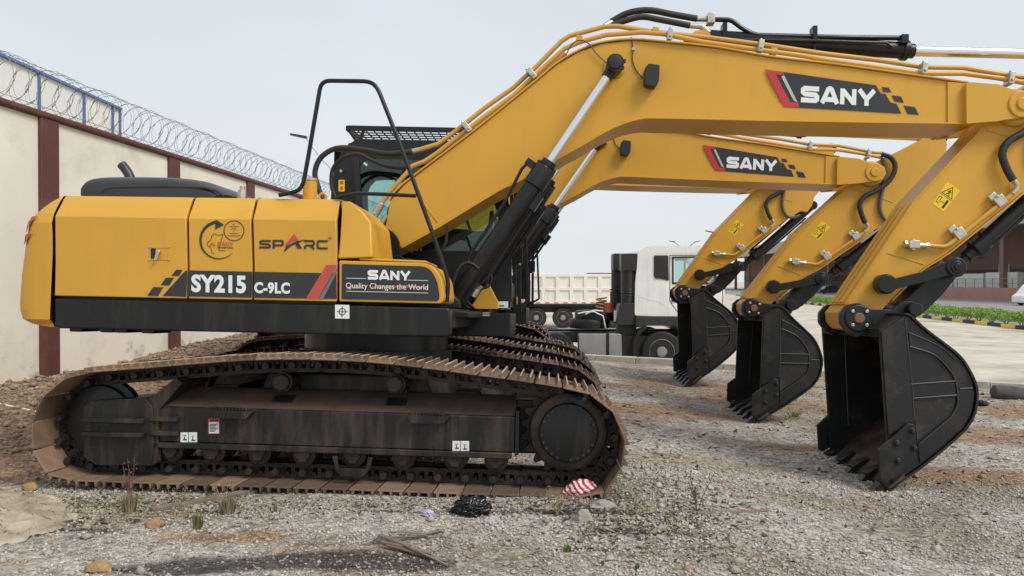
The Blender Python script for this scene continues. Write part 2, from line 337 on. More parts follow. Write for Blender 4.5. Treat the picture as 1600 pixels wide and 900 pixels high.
# ---- tracks
YT = 1.2
loop_px = [(118, 757), (300, 763), (600, 773), (905, 783), (938, 770), (960, 747), (973, 718), (975, 690), (967, 660), (948, 634), (915, 614), (844, 600), (744, 586), (656, 574), (578, 566),
           (496, 562), (415, 562), (329, 567), (246, 574), (168, 580), (127, 585), (92, 600), (70, 625), (58, 655), (55, 690), (68, 724), (90, 746)]
lp = UP(loop_px, -1.49)
for i in range(4): lp[i] = (lp[i][0], .035)
lps = [Vector(p) for p in lp[:3]]+[Vector(p) for p in spline(lp[3:]+lp[:1], 6)]
def resample(P, n):
    P = P+[P[0]]; Ls = [(P[i+1]-P[i]).length for i in range(len(P)-1)]; T = sum(Ls); o = []; i = 0; acc = 0
    for k in range(n):
        t = T*k/n
        while acc+Ls[i] < t: acc += Ls[i]; i += 1
        o.append(P[i].lerp(P[i+1], (t-acc)/Ls[i]))
    return o, T
NSH = 47
pins, TL_ = resample(lps, NSH); PITCHL = TL_/NSH
cen = sum(pins, Vector((0, 0)))/NSH
def shoe_mesh():
    mb = MB(); h = PITCHL/2; wy = .33
    prof = [(-h*.95, .000), (-h*.95, .012), (-h*.80, .012), (-h*.74, .046), (-h*.62, .048), (-h*.54, .012), (-h*.08, .012), (-h*.03, .044), (h*.08, .044), (h*.13, .012), (h*.60, .012), (h*.66, .044), (h*.78, .044), (h*.86, .012), (h*.93, .008), (h*.94, -.003), (h*.8, 0), (-h*.8, 0)]
    mb.loft([[(x, -wy, z) for x, z in prof], [(x, wy, z) for x, z in prof]])
    for i, f in enumerate(mb.f):
        if len(f) == 4 and all(mb.v[k][2] > .038 for k in f): mb.m[i] = 1
    o = mb.build('track_shoe', [SHOE, SHOET], bevel=.003, seg=1); me = o.data; return o
shoe0 = shoe_mesh()
def chain_mesh(yc):
    mb = MB()
    for i in range(NSH):
        a, b = pins[i], pins[(i+1) % NSH]; t = (b-a).normalized(); nrm = Vector((-t.y, t.x))
        if nrm.dot(cen-a) < 0: nrm = -nrm
        pt = lambda u, v: a+t*(u*PITCHL)+nrm*v
        for s in (-1, 1):
            y0 = yc+s*.085+(.07 if yc < 0 else -.07)
            def bar(p, q, hw, ht, yy=y0):
                P, Q = pt(*p), pt(*q); d = (Q-P).normalized(); n2 = Vector((-d.y, d.x))
                c = (P+Q)/2; mb.obox((c.x, yy, c.y), ((Q-P).x/2, 0, (Q-P).y/2), (0, hw, 0), (n2.x*ht, 0, n2.y*ht))
            bar((-.05, .095), (1.05, .095), .024, .014); bar((0, .016), (1, .016), .022, .012)
            bar((.52, .02), (.52, .09), .018, .014); bar((.12, .02), (.2, .09), .018, .02); bar((.86, .02), (.82, .09), .018, .016)
            c = pt(0.0, .055); mb.cyl((c.x, y0-.03, c.y), (c.x, y0+.03, c.y), .045, n=12)
            c = pt(.32, .035); mb.cyl((c.x, y0-.026, c.y), (c.x, y0+.01, c.y), .016, n=8)
            c = pt(.68, .035); mb.cyl((c.x, y0-.026, c.y), (c.x, y0+.01, c.y), .016, n=8)
        c = pt(0, .055); mb.cyl((c.x, yc-.125, c.y), (c.x, yc+.125, c.y), .026, n=8)
    return mb
def shoe_mats():
    o = []
    for i in range(NSH):
        a, b = pins[i], pins[(i+1) % NSH]; t = (b-a).normalized(); nrm = Vector((-t.y, t.x))
        if nrm.dot(cen-a) > 0: nrm = -nrm
        c = (a+b)/2; X = Vector((t.x, 0, t.y)); Z = Vector((nrm.x, 0, nrm.y)); Y = Z.cross(X)
        o.append(Matrix(((X.x, Y.x, Z.x, c.x), (X.y, Y.y, Z.y, 0), (X.z, Y.z, Z.z, c.y), (0, 0, 0, 1))))
    return o
SM = shoe_mats(); first = True
for yc in (-YT, YT):
    tr = chain_mesh(yc).build('track_chain', CHN, ex, smooth=40)
    for m in SM:
        s = shoe0 if first else shoe0.copy()
        if not first: COL.objects.link(s)
        first = False; s.parent = tr; s.matrix_local = Matrix.Translation((0, yc+random.uniform(-.003, .003), 0)) @ m @ Matrix.Rotation(random.uniform(-.012, .012), 4, 'Y')

# ---- track frames, rollers, sprockets, idlers (near side then far side mirrored)
def frame_side(sg):
    Y = lambda y: y*sg                                               # y given as for the near side (negative)
    tz0 = U(237, 637, -1.36); tz1 = U(805, 652, -1.36); bz0 = U(237, 690, -1.36); bz1 = U(805, 706, -1.36)
    x0, x1 = tz0[0], tz1[0]; zt, zb = (tz0[1]+tz1[1])/2, (bz0[1]+bz1[1])/2
    mb = MB(); sec = [(-1.36, zb), (-1.36, zt), (-1.345, zt+.012), (-1.10, zt+.13), (-1.02, zt+.13), (-1.02, zb)]
    def L_(x, dz=0): return [(x, Y(y), z+(dz if z > zt else 0)) for y, z in sec]
    mb.loft([L_(x0), L_(x1)])
    for i, f in enumerate(mb.f):
        ys = [mb.v[k] for k in f]
        if len(f) == 4 and min(v[2] for v in ys) > zt-.001 and max(v[2] for v in ys) > zt+.1: mb.m[i] = 1
    mb.box(x0, x1-.02, *sorted((Y(-1.385), Y(-1.30))), zb-.045, zb-.003, 0)       # lower lip
    mb.box(x1+.002, x1+.03, *sorted((Y(-1.37), Y(-1.02))), zb-.02, zt+.05)
    fr = mb.build('track_frame', [FRM, FRMTOP], ex, bevel=.006)
    # raised front yoke wall (slanted) and idler guard
    yk = MB(); A = UP([(228, 624), (238, 640), (284, 600), (276, 592)], -1.30)
    yk.prism(UP([(226, 622), (238, 727), (246, 722), (249, 640), (285, 598), (274, 590), (236, 622)], -1.385) if sg < 0 else [(x, z) for x, z in UP([(226, 622), (238, 727), (246, 722), (249, 640), (285, 598), (274, 590), (236, 622)], -1.385)], Y(-1.385), Y(-1.05))
    yk.build('idler_yoke', FRM, fr, bevel=.004)
    gd = MB(); gp = UP([(131, 634), (146, 626), (226, 622), (238, 636), (240, 690), (236, 728), (150, 727), (131, 715)], -1.40)
    gd.prism(gp, Y(-1.40), Y(-1.03))
    for yy in (655, 677):
        a = U3(133, yy, -1.40); b = U3(229, yy+2, -1.40); a.y = Y(-1.42); b.y = Y(-1.42); gd.beam(a, b, .03, .016)
        a = U3(238, yy-1, -1.375); b = U3(279, yy, -1.375); a.y = Y(-1.38); b.y = Y(-1.38); gd.beam(a, b, .03, .016)
    a = U(160, 662, -1.41); gd.prism(fillet([(a[0]-.055, a[1]-.022), (a[0]+.055, a[1]-.022), (a[0]+.055, a[1]+.022), (a[0]-.055, a[1]+.022)], .02), Y(-1.403), Y(-1.395), 1)
    gd.build('idler_guard', [FRM, RUB], fr, bevel=.006)
    # idler
    c = U(158, 672, -1.2); idl = MB(); ic = (c[0]+.02, .44)
    idl.rings([((ic[0], Y(-1.29), ic[1]), (0, 1, 0), .17), ((ic[0], Y(-1.275), ic[1]), (0, 1, 0), .245), ((ic[0], Y(-1.24), ic[1]), (0, 1, 0), .255), ((ic[0], Y(-1.235), ic[1]), (0, 1, 0), .30), ((ic[0], Y(-1.165), ic[1]), (0, 1, 0), .30), ((ic[0], Y(-1.16), ic[1]), (0, 1, 0), .285), ((ic[0], Y(-1.11), ic[1]), (0, 1, 0), .27)], 0, 36)
    idl.build('idler_wheel', BKT, ex)
    # step pads on the frame
    for px in (366, 671):
        st = MB(); a = U(px-34, 640+(px-366)*.025, -1.37); b = U(px+34, 641+(px-366)*.025, -1.37)
        P = fillet([(a[0], a[1]+.01), (a[0]+.03, a[1]-.055), (b[0]-.05, a[1]-.055), (b[0], a[1]+.0)], .02)
        st.prism(P, Y(-1.43), Y(-1.36))
        for k in range(10):
            xx = a[0]+.05+k*(b[0]-a[0]-.1)/9; st.obox((xx, Y(-1.42), a[1]+.018), (.008, 0, 0), (0, .012, 0), (0, 0, .01))
        st.build('step', FRM, fr, bevel=.004)
    # slots: thin dark plates, the shade inside an opening put into their colour
    s = MB()
    for px, py, wv, hv, yy in ((348, 667, .022, .05, -1.363),):
        a = U(px, py, yy); s.prism(fillet([(a[0]-wv, a[1]-hv), (a[0]+wv, a[1]-hv), (a[0]+wv, a[1]+hv), (a[0]-wv, a[1]+hv)], .03), Y(-1.364), Y(-1.355)); s.build('slot_shade', RUB, fr)
    for px in (443, 620):
        s = MB(); a = U(px, 623, -1.23); s.obox((a[0], Y(-1.225), zt+.075), (.075, 0, 0), (0, .045*sg*-1*-1, .021), (0, -.002, .004)); s.build('slot_shade', RUB, fr)
    # rollers
    for px in (266.6, 332, 404, 474, 551.6, 630, 711, 775):
        a = U(px, 712, -1.33); r = MB(); zc = .035+.11+.085
        r.rings([((a[0], Y(y), zc), (0, 1, 0), rr) for y, rr in ((-1.325, .06), (-1.315, .088), (-1.26, .088), (-1.255, .078), (-1.14, .078), (-1.135, .088), (-1.08, .088))], 0, 20)
        w_ = .055; r.prism(fillet([(a[0]-w_, zc-.012), (a[0]-.032, zc-.03), (a[0]-.026, zc-.05), (a[0]+.026, zc-.05), (a[0]+.032, zc-.03), (a[0]+w_, zc-.012), (a[0]+w_, zb-.045), (a[0]-w_, zb-.045)], .006, 2), Y(-1.355), Y(-1.326))
        r.build('track_roller', CHN, ex, bevel=.002, seg=1)
    a = U(551.6, 720, -1.37); q = MB()
    q.prism([(a[0]-.15, .235), (a[0]-.115, .235), (a[0]-.10, .15), (a[0]+.10, .15), (a[0]+.115, .235), (a[0]+.15, .235), (a[0]+.12, .135), (a[0]+.08, .09), (a[0]-.08, .09), (a[0]-.12, .135)], Y(-1.39), Y(-1.375)); q.build('chain_guide', FRM, fr, bevel=.003)
    for px, py in ((438, 598), (616, 601)):
        a = U(px, py, -1.34); r = MB()
        r.rings([((a[0], Y(y), a[1]), (0, 1, 0), rr) for y, rr in ((-1.35, .05), (-1.34, .062), (-1.30, .064), (-1.295, .075), (-1.10, .075), (-1.0, .04))], 0, 22)
        r.box(a[0]-.05, a[0]+.05, *sorted((Y(-1.08), Y(-1.0))), zt+.10, a[1]); r.build('carrier_roller', CHN, ex)
    # sprocket and travel motor cover
    c = U(888, 687, -1.42); sp = MB(); cz = .455; cx = c[0]
    nT = 21; ring = []
    for k in range(nT*4):
        th = 2*math.pi*k/(nT*4); rr = (.345, .345, .30, .30)[k % 4]; ring.append((cx+rr*math.cos(th), cz+rr*math.sin(th)))
    inner = [(cx+.22*math.cos(2*math.pi*k/(nT*4)), cz+.22*math.sin(2*math.pi*k/(nT*4))) for k in range(nT*4)]
    sp.hole(ring, inner, Y(-1.22), Y(-1.17))
    sp.rings([((cx, Y(y), cz), (0, 1, 0), rr) for y, rr in ((-1.17, .24), (-1.30, .285), (-1.345, .275), (-1.355, .26), (-1.36, .235))][::1], 0, 40)
    spo = sp.build('sprocket', [CHN], ex)
    cv = MB(); cv.rings([((cx, Y(y), cz), (0, 1, 0), rr) for y, rr in ((-1.35, .212), (-1.385, .212), (-1.405, .203), (-1.41, .19))], 0, 44)
    for k in range(24):
        if k % 6 == 5: continue
        th = 2*math.pi*k/24+.1; x = cx+.188*math.cos(th); z = cz+.188*math.sin(th); cv.cyl((x, Y(-1.405), z), (x, Y(-1.423), z), .0105, n=8, mi=1)
    cv.build('motor_cover', [PLAT, CHN], spo)
    mtr = MB(); mtr.cyl((cx, Y(-1.2), cz), (cx, Y(-.75), cz), .17, n=24); mtr.box(x1-.1, cx, *sorted((Y(-1.15), Y(-1.0))), cz-.2, cz+.2); mtr.build('travel_motor', FRM, ex, bevel=.01)
    if sg < 0:
        # stickers on the near frame
        d = MB(); yy = -1.364
        def st(px0, py0, px1, py1, mi, y=yy): quad(d, UP([(px0, py0), (px1, py0), (px1, py1), (px0, py1)], y), y, mi)
        st(325, 654, 343, 678, 1); st(326.5, 659.5, 342, 677, 0, yy-.001)
        for k in range(6): st(327.5, 662.5+k*2.2, 340-(k % 3)*2, 663.6+k*2.2, 2, yy-.002)
        st(328, 655.5, 341, 658, 2, yy-.002); d.build('warning_sticker', [DECW, DECR2, DECB], fr, smooth=0)
        for xo, rev in ((282, 0), (707, 1)):
            d = MB(); st(xo, 675.5+(14 if rev else 0)-(.5 if rev else 0), xo+12, 691+(13.5 if rev else 0), 0); st(xo+13, 675.5+(13.5 if rev else 0), xo+26, 691+(13.5 if rev else 0), 0)
            o = 13.5 if rev else 0
            for bx, by in ((4, 683), (17, 684)):
                st(xo+bx, by+o-3, xo+bx+5, by+o-2, 2, yy-.001); st(xo+bx+1.5, by+o-1, xo+bx+3, by+o+3, 2, yy-.001); st(xo+bx, by+o+3, xo+bx+6, by+o+5, 2, yy-.001)
            d.build('maintenance_sticker', [DECW, DECR2, DECB], fr, smooth=0)
    return fr
frame_side(-1); frame_side(1)

# ---- car body between the tracks and slewing ring
cb = MB()
cb.loft([[(-.75, y, .45), (.75, y, .45), (.62, y, .80), (-.62, y, .80)] for y in (-1.02, 1.02)])
cb.prism([(-1.15, .42), (-.95, .42), (-.85, .70), (-1.05, .70)], -1.02, 1.02); cb.prism([(.95, .42), (1.15, .42), (1.05, .70), (.85, .70)], -1.02, 1.02)
cb.build('car_body', FRM, ex, bevel=.01)
sr = MB(); c0 = U(590, 530, -.5)[0]
sr.rings([((0, 0, z), (0, 0, 1), rr) for z, rr in ((.78, .62), (.86, .62), (.86, .68), (.96, .68), (.96, .64), (1.13, .64))], 0, 48)
sr.build('slewing_ring', BLK, ex)

# ---- upper structure: platform
YB = -1.36
pf = MB()
band = UP([(85, 466), (700, 481), (703, 486), (703, 524), (698, 527), (92, 513), (85, 509)], YB)
pf.prism(band, YB, YB+.12)
zt_, zb_ = U(400, 473, YB)[1], U(400, 521, YB)[1]
xL, xR = U(97, 500, YB)[0], U(700, 500, YB)[0]
pf.prism([(xL, zt_-.01), (xR, zt_-.01), (xR, zb_+.06), (xL, zb_+.06)], YB+.121, 1.24)
pf.prism([(xL, zt_), (xR, zt_), (xR, zb_), (xL, zb_)], 1.241, 1.36)
for px in (115, 163, 185, 228): a = U(px, 516, YB); pf.box(a[0]-.05, a[0]+.05, YB+.02, YB+.3, zb_-.02, zb_+.03)
pfo = pf.build('platform', PLAT, ex, bevel=.012)
p2 = MB(); a, b = U(700, 486, .30), U(797, 527, .30)
p2.prism(fillet([(a[0]-.6, b[1]), (b[0], b[1]), (b[0], a[1]-.01), (a[0]-.6, a[1]-.01)], .015, 3), .30, 1.36)
a2 = U(706, 486, -.6); b2 = U(738, 497, -.6); p2.prism([(a2[0]-.3, b2[1]), (b2[0], b2[1]), (b2[0], a2[1]), (a2[0]-.3, a2[1])], -.9, .29)
p2.build('cab_deck', PLAT, ex, bevel=.01)
pt = MB(); quad(pt, UP([(744, 487), (767, 487), (767, 495), (744, 495)], .298), .298, 0); quad(pt, UP([(745, 488), (752, 488), (752, 494), (745, 494)], .297), .297, 1)
for k in range(3): quad(pt, UP([(754, 488+k*2.2), (765, 488+k*2.2), (765, 489.2+k*2.2), (754, 489.2+k*2.2)], .297), .297, 2)
pt.build('data_plate', [DECB, DECR2, DECS], pfo, smooth=0)
tg = MB(); quad(tg, UP([(523.5, 476), (546, 476.5), (546, 498), (523.5, 497.5)], YB-.003), YB-.003, 0)
cx_, cz_ = U(534.7, 487, YB-.004); rad = .024
ringp = [(cx_+rad*math.cos(i*math.pi/12), cz_+rad*math.sin(i*math.pi/12)) for i in range(25)]
strip(tg, ringp, .006, lambda u, v: (u, YB-.0045, v), 1)
strip(tg, [(cx_-.04, cz_), (cx_+.04, cz_)], .005, lambda u, v: (u, YB-.005, v), 1); strip(tg, [(cx_, cz_-.04), (cx_, cz_+.04)], .005, lambda u, v: (u, YB-.0055, v), 1)
tg.build('target_sticker', [DECW, DECB], pfo, smooth=0)

# counterweight: a curved shell, side profile swept round the tail
def cw_build():
    mb = MB(); xs = U(92, 480, YB)[0]; zt0 = U(98, 307, -1.2)[1]; zb0 = U(83, 511, YB)[1]
    prof = [(0, 1), (.2, .985), (.4, .95), (.55, .905), (.68, .85), (.79, .78), (.88, .68), (.94, .55), (.98, .39), (1, .2), (.985, .12), (.92, .055), (.78, .022), (.55, .006), (.3, 0), (0, 0)]  # (outward fraction, height)
    n = 40; loops = []; xtop = U(100.6, 307, -1.22)[0]; xbot = U(83, 470, YB)[0]
    for hx, hz in [(-.01, 1)]+prof+[(-.01, 0)]:
        row = []; xf = xbot+(xtop-xbot)*sstep(.55, 1.02, hz)
        for i in range(n+1):
            th = (i/n*2-1)*math.pi/2; e = 2/3.4
            c_, s_ = abs(math.cos(th))**e, (abs(math.sin(th))**e)*(1 if th > 0 else -1)
            yy = s_*1.36*(1-.10*(max(0, hz-.80)/.20)**1.1)*(.97 if hz < .03 else 1)
            dep = (.475*c_+.02)*max(hx, 0) if hx >= 0 else -.03
            row.append((xf-dep+(0 if hx >= 0 else 0), yy, zb0+(zt0-zb0)*hz))
        loops.append(row)
    m2 = MB(); 
    for k in range(len(loops)-1): m2.add(loops[k]+loops[k+1], [(i, i+1, n+2+i, n+1+i) for i in range(n)])
    m2.add(loops[0]+loops[-1], [tuple(range(n+1)), tuple(range(2*n+1, n, -1))])
    bmx = m2
    return bmx
cwo = cw_build().build('counterweight', YEL, ex, smooth=28)
def cw_pt(th, hz, out=.010):                                         # a point just proud of the counterweight shell
    xtop = U(100.6, 307, -1.22)[0]; xbot = U(83, 470, YB)[0]; zt0 = U(98, 307, -1.2)[1]; zb0 = U(83, 511, YB)[1]; xf = xbot+(xtop-xbot)*sstep(.55, 1.02, hz)
    P_ = [(1, .2), (.98, .39), (.94, .55), (.88, .68), (.79, .78), (.68, .85)]; hx = .68
    for (x0_, h0_), (x1_, h1_) in zip(P_, P_[1:]):
        if h0_ <= hz <= h1_: hx = x0_+(x1_-x0_)*(hz-h0_)/(h1_-h0_)
    e = 2/3.4; t_ = R(th); c_, s_ = abs(math.cos(t_))**e, -(abs(math.sin(t_))**e); yy = s_*1.36*(1-.10*(max(0, hz-.80)/.20)**1.1)
    return Vector((xf-(.475*c_+.02)*hx-out, yy-out, zb0+(zt0-zb0)*hz))
for ha, hb, ta, tb in ((.71, .83, -60, -80), (.62, .695, -60, -78)):
    lf = MB(); n_ = 6; rows = []
    for j in range(4):
        h = ha+(hb-ha)*j/3; rows.append([cw_pt(ta+(tb-ta)*(i/n_)*(.45+.55*j/3), h) for i in range(n_+1)])
    lf.add([p for r_ in rows for p in r_], [(j*(n_+1)+i, j*(n_+1)+i+1, (j+1)*(n_+1)+i+1, (j+1)*(n_+1)+i) for j in range(3) for i in range(n_)])
    lf.build('red_reflector', DECR2, cwo, smooth=0)

# side doors (hood panels) with the chamfered shoulder
def door(xb0, xb1, xt0, xt1, mids=None, name='side_door'):
    mb = MB(); ztop = U(300, 308.5, -1.22)[1]; zcr = U(300, 341.5, YB)[1]; zbt = U(300, 466.5, YB)[1]
    rows = [(YB, zbt, 0), (YB, zbt+.02, 0), (YB, zcr-.35, .12), (YB, zcr-.12, .45), (YB, zcr, .62), (YB+.02, zcr+.03, .68), (-1.24, ztop-.02, .97), (-1.215, ztop, 1.0), (-1.0, ztop+.012, 1.0)]
    def ex_(a, b, t): return a+(b-a)*t
    o = []
    for y, z, t in rows: o.append([(ex_(xb0, xt0, t), y, z), (ex_(xb1, xt1, t), y, z)])
    inn = [[(a[0][0], a[0][1]+.04 if i < 7 else a[0][1], a[0][2]-(.04 if i >= 7 else 0)), (a[1][0], a[1][1]+.04 if i < 7 else a[1][1], a[1][2]-(.04 if i >= 7 else 0))] for i, a in enumerate(o)]
    k = len(o); V = [p for r_ in o for p in r_]+[p for r_ in inn for p in r_]; F = []
    for i in range(k-1):
        F += [(2*i, 2*i+1, 2*i+3, 2*i+2), (2*k+2*i, 2*k+2*i+2, 2*k+2*i+3, 2*k+2*i+1), (2*i, 2*i+2, 2*k+2*i+2, 2*k+2*i), (2*i+1, 2*k+2*i+1, 2*k+2*i+3, 2*i+3)]
    F += [(0, 2*k, 2*k+1, 1), (2*k-2, 2*k-1, 4*k-1, 4*k-2)]
    mb.add(V, F); return mb.build(name, YEL, ex, smooth=20, bevel=.006)
X = lambda px, py=400, y=YB: U(px, py, y)[0]
GAP = .006
d1 = door(X(84, 460)+GAP, X(292.5, 466)-GAP, X(101.7, 306, -1.22)+GAP, X(303.5, 309, -1.22)-GAP)
d2 = door(X(293.5, 466)+GAP, X(394.5, 466)-GAP, X(305, 309, -1.22)+GAP, X(401.5, 310, -1.22)-GAP)
d3 = door(X(395.5, 466)+GAP, X(527, 468)-GAP, X(403, 310, -1.22)+GAP, X(533, 314, -1.22)-GAP)
# dark core behind the panels and hood top
hd = MB(); zt2 = U(300, 308.5, -1.22)[1]; zb2 = U(300, 467, YB)[1]
hd.box(X(90, 460)-.0, X(524), -1.30, 1.30, zb2-.02, zt2-.25); hd.box(X(103), X(520), -1.16, 1.2, zt2-.26, zt2-.035)
hd.build('engine_bay', RUB, ex)
ht = MB(); ht.box(X(103, 307, -1.2), X(530, 312, -1.2), -.999, 1.3, zt2-.03, zt2+.008); ht.box(X(90, 460), X(524), 1.301, 1.35, zb2, zt2-.03); ht.build('hood_top', YEL, ex, bevel=.01)
# latch in the first door
lt = MB(); q = UP([(234, 386), (264.5, 386), (264.5, 406), (234, 406)], YB)
lt.hole([q[0], q[1], q[2], q[3]], [(q[0][0]+.008, q[0][1]-.008), (q[1][0]-.008, q[1][1]-.008), (q[2][0]-.008, q[2][1]+.008), (q[3][0]+.008, q[3][1]+.008)], YB-.004, YB+.002, 0)
q2 = UP([(235.5, 388), (243, 388), (243, 405), (235.5, 405)], YB-.0015); lt.prism(q2, YB-.002, YB-.0002, 1)
a = U(249, 396, YB); lt.disc(a[0], a[1]+.01, YB-.03, YB, .016, 12, 2); lt.beam((a[0]+.0, YB-.026, a[1]), (a[0]-.012, YB-.026, a[1]-.05), .006, .011, 2)
for qx, qz in q: lt.disc(qx, qz, YB-.008, YB, .006, 8, 2)
lt.build('door_latch', [YEL, RUB, STL], d1, smooth=30)
# livery band: black with checker start, lettering
def decal(parent, name='livery_decal'): return MB()
yd = YB-.0035
def bandz(px): return None
D = MB()
quad(D, UP([(264, 423), (292.5, 423), (292.5, 463), (253, 462.5), (254.5, 460)], yd), yd, 0) if False else None
quad(D, UP([(289.5, 423), (293, 423), (291, 463.6), (254, 462.2)], yd), yd, 0)
quad(D, UP([(275, 421.5), (285, 421.5), (280, 431), (268, 431)], yd), yd, 0) 
quad(D, UP([(259, 434), (271.5, 434), (264.5, 446), (251, 445.5)], yd), yd, 0)
quad(D, UP([(239.5, 448.5), (255, 449), (247, 462.5), (230, 462)], yd), yd, 0)
D.build('livery_decal', [DECB], d1, smooth=0)
D = MB(); quad(D, UP([(295.2, 422.5), (394.7, 424.5), (393.3, 465), (293.6, 463)], yd), yd, 0)
words(D, 'SY215', U(299, 428.5, yd), U(384.5, 430.5, yd), U(299, 456.5, yd), yd-.002, 1, .045, 1.06)
# round recycling emblem on door two (the square code in its middle is left out)
ye = yd
def uv(px, py): return U(px, py, ye)
arc = []
cxp, cyp, rp = 342, 375.5, 29
for k in range(15):
    th = R(-92+k*-16.2)
    arc.append((cxp+rp*math.cos(th), cyp+rp*math.sin(th)))
n_ = len(arc)
VA = []; VB = []
for k, (px, py) in enumerate(arc):
    wd = 4.6*(1-(k/(n_-1)))**.8+.35; dx, dy = px-cxp, py-cyp; l = math.hypot(dx, dy); dx /= l; dy /= l
    a = uv(px+dx*wd*.5, py+dy*wd*.5); b = uv(px-dx*wd*.5, py-dy*wd*.5); VA.append((a[0], ye, a[1])); VB.append((b[0], ye, b[1]))
D.add(VA+VB, [(i, i+1, n_+i+1, n_+i) for i in range(n_-1)], 0)
quad(D, UP([(337, 343), (350, 351), (336, 358.5)], ye-.001), ye-.001, 0)
def circ(cx, cy, r, wd, mi, a0=0, a1=360, n=30, yy=None):
    P = [uv(cx+r*math.cos(R(a0+(a1-a0)*k/n)), cy+r*math.sin(R(a0+(a1-a0)*k/n))) for k in range(n+1)]
    strip(D, P, wd, lambda u, v: (u, (yy or ye), v), mi)
circ(365.5, 360.5, 15.6, .006, 0)
gear = []
for k in range(13):
    th = 250-k*15.5; rr = 17 if k % 4 in (0, 1) else 13.8
    gear.append(uv(341+rr*math.cos(R(-th)), 381+rr*math.sin(R(-th))))
gear += [uv(342, 391.5), uv(352, 391.5)]
strip(D, gear, .004, lambda u, v: (u, ye-.0005, v), 0)
quad(D, UP([(331, 378), (337, 384.5), (333.5, 384.5), (331.5, 381), (328.5, 384.5), (327, 384.5)], ye-.001), ye-.001, 2)
word(D, 'SANY', U(340, 377.5, ye), U(364, 378.5, ye), U(340, 383.3, ye), ye-.001, .2, .2, 2)
words(D, 'BHAROSA', U(340, 384.7, ye), U(364.5, 385.5, ye), U(340, 388, ye), ye-.001, 0, .02)
for k, (a_, b_) in enumerate(((363, 367), (359, 373), (361, 370), (364, 366), (359, 372), (355, 377))):
    quad(D, UP([(a_, 350+k*3.6), (b_, 350+k*3.6), (b_, 350.8+k*3.6), (a_, 350.8+k*3.6)], ye-.001), ye-.001, 0)
D.build('livery_decal', [DECB, DECW, DECR2], d2, smooth=0)
D = MB(); quad(D, UP([(397, 424.6), (526, 427), (526, 467), (395.5, 465.2)], yd), yd, 0)
words(D, 'C-9LC', U(397.5, 440.5, yd), U(453, 441.5, yd), U(397.5, 458.5, yd), yd-.002, 1, .045, 1.06)
quad(D, UP([(510, 414), (527, 414.2), (497, 467), (478, 466.6)], yd-.001), yd-.001, 2)
quad(D, UP([(526.8, 417), (526.8, 424), (505, 467), (498, 467)], yd-.002), yd-.002, 3)
# SPARC lettering
z1 = lambda px, py: U(px, py, yd)
word(D, 'SP', z1(405, 374.5), z1(443.5, 375), z1(405, 388.3), yd-.001, .22, .16, 0)
word(D, 'RC', z1(475, 375), z1(512, 375.5), z1(475, 389), yd-.001, .22, .16, 0)
quad(D, UP([(459.5, 365), (466.5, 376), (459.5, 379), (457.5, 375), (448, 384), (445, 383)], yd-.001), yd-.001, 2)
quad(D, UP([(478, 374), (454, 384.5), (443, 394.5), (447, 384.5), (464, 376.5)], yd-.002), yd-.002, 0)
quad(D, UP([(464, 379), (467.5, 381), (472, 388.5), (465.5, 388.5), (461.5, 382)], yd-.001), yd-.001, 0)
quad(D, UP([(515.5, 366.5), (516.5, 371), (520.5, 372.2), (516.5, 373), (515.7, 377), (514.7, 373), (511.5, 372), (514.7, 371)], yd-.001), yd-.001, 2)
D.build('livery_decal', [DECB, DECW, DECR2, DECG], d3, smooth=0)

# front tank D and battery box E
tk = MB(); zc = lambda px, py, y=YB: U(px, py, y)
P = [zc(527.5, 404), zc(582, 402), zc(575, 345), zc(560, 326), zc(547.5, 315, -1.25), zc(533, 314.5, -1.25), zc(529, 345)]
nearp = [(x, YB+(.0 if z < zc(0, 345)[1]+.01 else .10), z) for x, z in P]
tk.loft([nearp, [(x, -.60, z) for x, z in P]]); tko = tk.build('fuel_tank', YEL, ex, smooth=20, bevel=.013, seg=3)
bx = MB(); P = fillet([zc(529.8, 471), zc(690, 474.5), zc(694, 466), zc(690, 432), zc(672, 411), zc(529.8, 407)], [.012, .03, .05, .12, .10, .012], 5)
bx.prism(P, YB, -.75); bx.prism(UP([(563, 403), (668, 408), (668, 411.5), (563, 407)], -1.3), -1.34, -.8)
bxo = bx.build('battery_box', YEL, ex, bevel=.018, seg=3)
D = MB(); P = fillet([zc(534, 467.5), zc(685, 470.5), zc(687, 464), zc(683, 437), zc(669.5, 416.5), zc(534.5, 412.5)], [.01, .02, .03, .08, .06, .01], 4)
D.prism(P, YB-.004, YB-.0005)
y_ = YB-.006
word(D, 'SANY', zc(575, 422), zc(642, 424), zc(575, 436.5), y_, .30, .08, 1)
words(D, 'Quality Changes the World', zc(541, 441.5), zc(669, 444.5), zc(541, 453), y_, 1, .0)
quad(D, UP([(541, 434.2), (572, 434.8), (572, 435.6), (541, 435)], y_), y_, 1); quad(D, UP([(637, 437.3), (669, 438), (669, 438.8), (637, 438.1)], y_), y_, 1)
quad(D, UP([(541, 454.6), (669, 457.4), (669, 458.2), (541, 455.4)], y_), y_, 1)
quad(D, UP([(541, 449.5), (548, 446.5), (566, 446.8), (566, 450), (548, 450.5), (542, 452)], y_+.001), y_+.001, 2)
quad(D, UP([(580, 447.8), (640, 445.3), (669, 449), (669, 452.4), (640, 449), (581, 449.6)], y_+.001), y_+.001, 2)
D.build('brand_panel', [DECB, DECW, DECR2], bxo, smooth=0)

